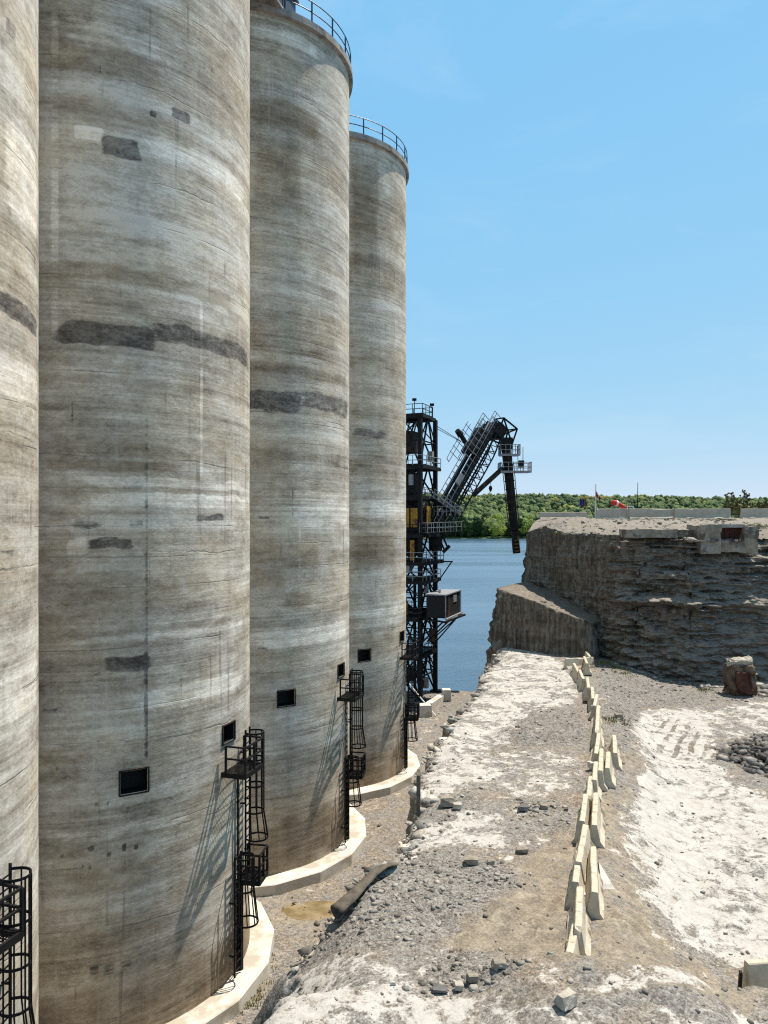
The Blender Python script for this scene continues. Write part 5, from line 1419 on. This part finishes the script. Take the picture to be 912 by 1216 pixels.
# ------------------------------------------------------------------ belt and plate at the rim
ctrl = [(403, 1092, 15.3), (416, 1079, 15.5), (430, 1062, 16.0), (444, 1047, 16.4), (457, 1037, 16.7), (470, 1033.5, 16.9)]
pts = [P(*c_)+Vector((0, -.15, .16)) for c_ in ctrl]; fine = []
for k in range(len(pts)-1):
    for q_ in np.linspace(0, 1, 5)[:-1]: fine.append(pts[k].lerp(pts[k+1], q_))
fine.append(pts[-1]); p0 = pts[0]
rows = []
for k, p in enumerate(fine):
    t_ = (fine[min(k+1, len(fine)-1)]-fine[max(k-1, 0)]).normalized(); s_ = t_.cross(Vector((0, 0, 1))).normalized(); n_ = s_.cross(t_)
    q_ = k/(len(fine)-1); w = .27*(1-.55*q_)
    row = []
    for a in np.linspace(-150, 40, 11):
        r_ = w*(1+.22*(float(vn(a*.03, q_*6, 0, 5))-.5))
        row.append(tuple(p - p0 + s_*math.sin(R_(a))*r_ + n_*(math.cos(R_(a))*r_*.75)))
    rows.append(row)
b = MB(); b.grid(np.array(rows))
o = tag(b.build('rubber_belt', M['rubber'], None, True), 'curled length of dusty rubber belt hanging over the rock edge above the puddle', 'rubber belt')
o.location = p0; sol = o.modifiers.new('s', 'SOLIDIFY'); sol.thickness = .035
pl = P(497, 962, 20.6)
b = MB(); b.box((0, 0, .5), (.05, 0, 0), (.02, .28, 0), (.0, .0, .55)); o = tag(b.build('steel_plate', M['rubber'], None), 'dark brown plate standing upright at the broken rock edge by the silo footing', 'plate'); o.location = pl

# ------------------------------------------------------------------ light, sky, camera
az = R_(34); el = R_(66)
sun = bpy.data.lights.new('sun', 'SUN'); sun.energy = 5.0; sun.angle = R_(.5); sun.color = (1, .925, .82)
so = bpy.data.objects.new('sun', sun); COL.objects.link(so)
dirv = Vector((math.cos(az)*math.cos(el), math.sin(az)*math.cos(el), math.sin(el)))
so.rotation_euler = dirv.to_track_quat('Z', 'Y').to_euler()
W = bpy.data.worlds.new('World'); SC.world = W; W.use_nodes = True; nt_ = W.node_tree
bg = nt_.nodes['Background']; sk = nt_.nodes.new('ShaderNodeTexSky'); sk.sky_type = 'NISHITA'; sk.sun_disc = False
sk.sun_elevation = el; sk.sun_rotation = math.pi/2-az; sk.air_density = .7; sk.dust_density = 0; sk.ozone_density = 3.0; sk.altitude = 100
sp_ = nt_.nodes.new('ShaderNodeSeparateColor'); cb_ = nt_.nodes.new('ShaderNodeCombineColor'); nt_.links.new(sk.outputs[0], sp_.inputs[0])
for k_, (a_, g_) in enumerate(((1.185, .525), (2.44, .20), (4.18, .02))):
    pw = nt_.nodes.new('ShaderNodeMath'); pw.operation = 'POWER'; nt_.links.new(sp_.outputs[k_], pw.inputs[0]); pw.inputs[1].default_value = g_
    ml = nt_.nodes.new('ShaderNodeMath'); ml.operation = 'MULTIPLY'; nt_.links.new(pw.outputs[0], ml.inputs[0]); ml.inputs[1].default_value = a_
    nt_.links.new(ml.outputs[0], cb_.inputs[k_])
tc_ = nt_.nodes.new('ShaderNodeTexCoord'); sx_ = nt_.nodes.new('ShaderNodeSeparateXYZ'); nt_.links.new(tc_.outputs['Generated'], sx_.inputs[0])
mr_ = nt_.nodes.new('ShaderNodeMapRange'); nt_.links.new(sx_.outputs[2], mr_.inputs[0])          # sky dimmed above the view to cut its blue fill
for k_, v_ in enumerate((.58, .92, 1.0, .45)): mr_.inputs[k_+1].default_value = v_
sc_ = nt_.nodes.new('ShaderNodeVectorMath'); sc_.operation = 'SCALE'; nt_.links.new(cb_.outputs[0], sc_.inputs[0]); nt_.links.new(mr_.outputs[0], sc_.inputs[3])
zn_ = nt_.nodes.new('ShaderNodeMix'); zn_.data_type = 'RGBA'; mz_ = nt_.nodes.new('ShaderNodeMapRange'); nt_.links.new(sx_.outputs[2], mz_.inputs[0])
for k_, v_ in enumerate((.58, .85, 0.0, .75)): mz_.inputs[k_+1].default_value = v_
nt_.links.new(mz_.outputs[0], zn_.inputs[0]); nt_.links.new(sc_.outputs[0], zn_.inputs[6]); zn_.inputs[7].default_value = (1.25, 1.5, 1.8, 1)  # unseen upper sky greyed so that shade stays neutral
mp_ = nt_.nodes.new('ShaderNodeMapping'); mp_.inputs['Scale'].default_value = (2.2, 2.2, 7.0); mp_.inputs['Rotation'].default_value = (.2, .35, .4); nt_.links.new(tc_.outputs['Generated'], mp_.inputs[0])
wn_ = nt_.nodes.new('ShaderNodeTexNoise'); wn_.inputs['Scale'].default_value = 1.6; wn_.inputs['Detail'].default_value = 9; wn_.inputs['Roughness'].default_value = .62; wn_.inputs['Distortion'].default_value = .6; nt_.links.new(mp_.outputs[0], wn_.inputs['Vector'])
wr_ = nt_.nodes.new('ShaderNodeMapRange'); wr_.interpolation_type = 'SMOOTHSTEP'; nt_.links.new(wn_.outputs['Fac'], wr_.inputs[0])
for k_, v_ in enumerate((.48, .76, 0.0, .14)): wr_.inputs[k_+1].default_value = v_
wx_ = nt_.nodes.new('ShaderNodeMix'); wx_.data_type = 'RGBA'; nt_.links.new(wr_.outputs[0], wx_.inputs[0]); nt_.links.new(zn_.outputs[2], wx_.inputs[6]); wx_.inputs[7].default_value = (3.6, 4.3, 4.75, 1)
nt_.links.new(wx_.outputs[2], bg.inputs[0]); bg.inputs[1].default_value = .15
cam = bpy.data.cameras.new('camera'); co = bpy.data.objects.new('camera', cam); COL.objects.link(co)
co.location = (0, 0, CZ); co.rotation_euler = (R_(90), 0, 0)
cam.sensor_fit = 'VERTICAL'; cam.sensor_height = 36; cam.sensor_width = 27; cam.lens = F/1216*36
cam.shift_y = (HY-608)/1216; cam.clip_start = .1; cam.clip_end = 6000
SC.camera = co
SC.view_settings.view_transform = 'Standard'; SC.view_settings.look = 'None'; SC.view_settings.exposure = 0.5; SC.view_settings.gamma = 1
SC.cycles.max_bounces = 6; SC.cycles.use_denoising = False; SC.cycles.pixel_filter_type = 'BLACKMAN_HARRIS'; SC.cycles.filter_width = 1.15
SC.cycles.sample_clamp_indirect = 4.0
for o in list(SC.objects):
    if o.parent is None and o.type not in ('LIGHT',):
        o.location = o.location*SCALE
        if o.type != 'CAMERA': o.scale = o.scale*SCALE
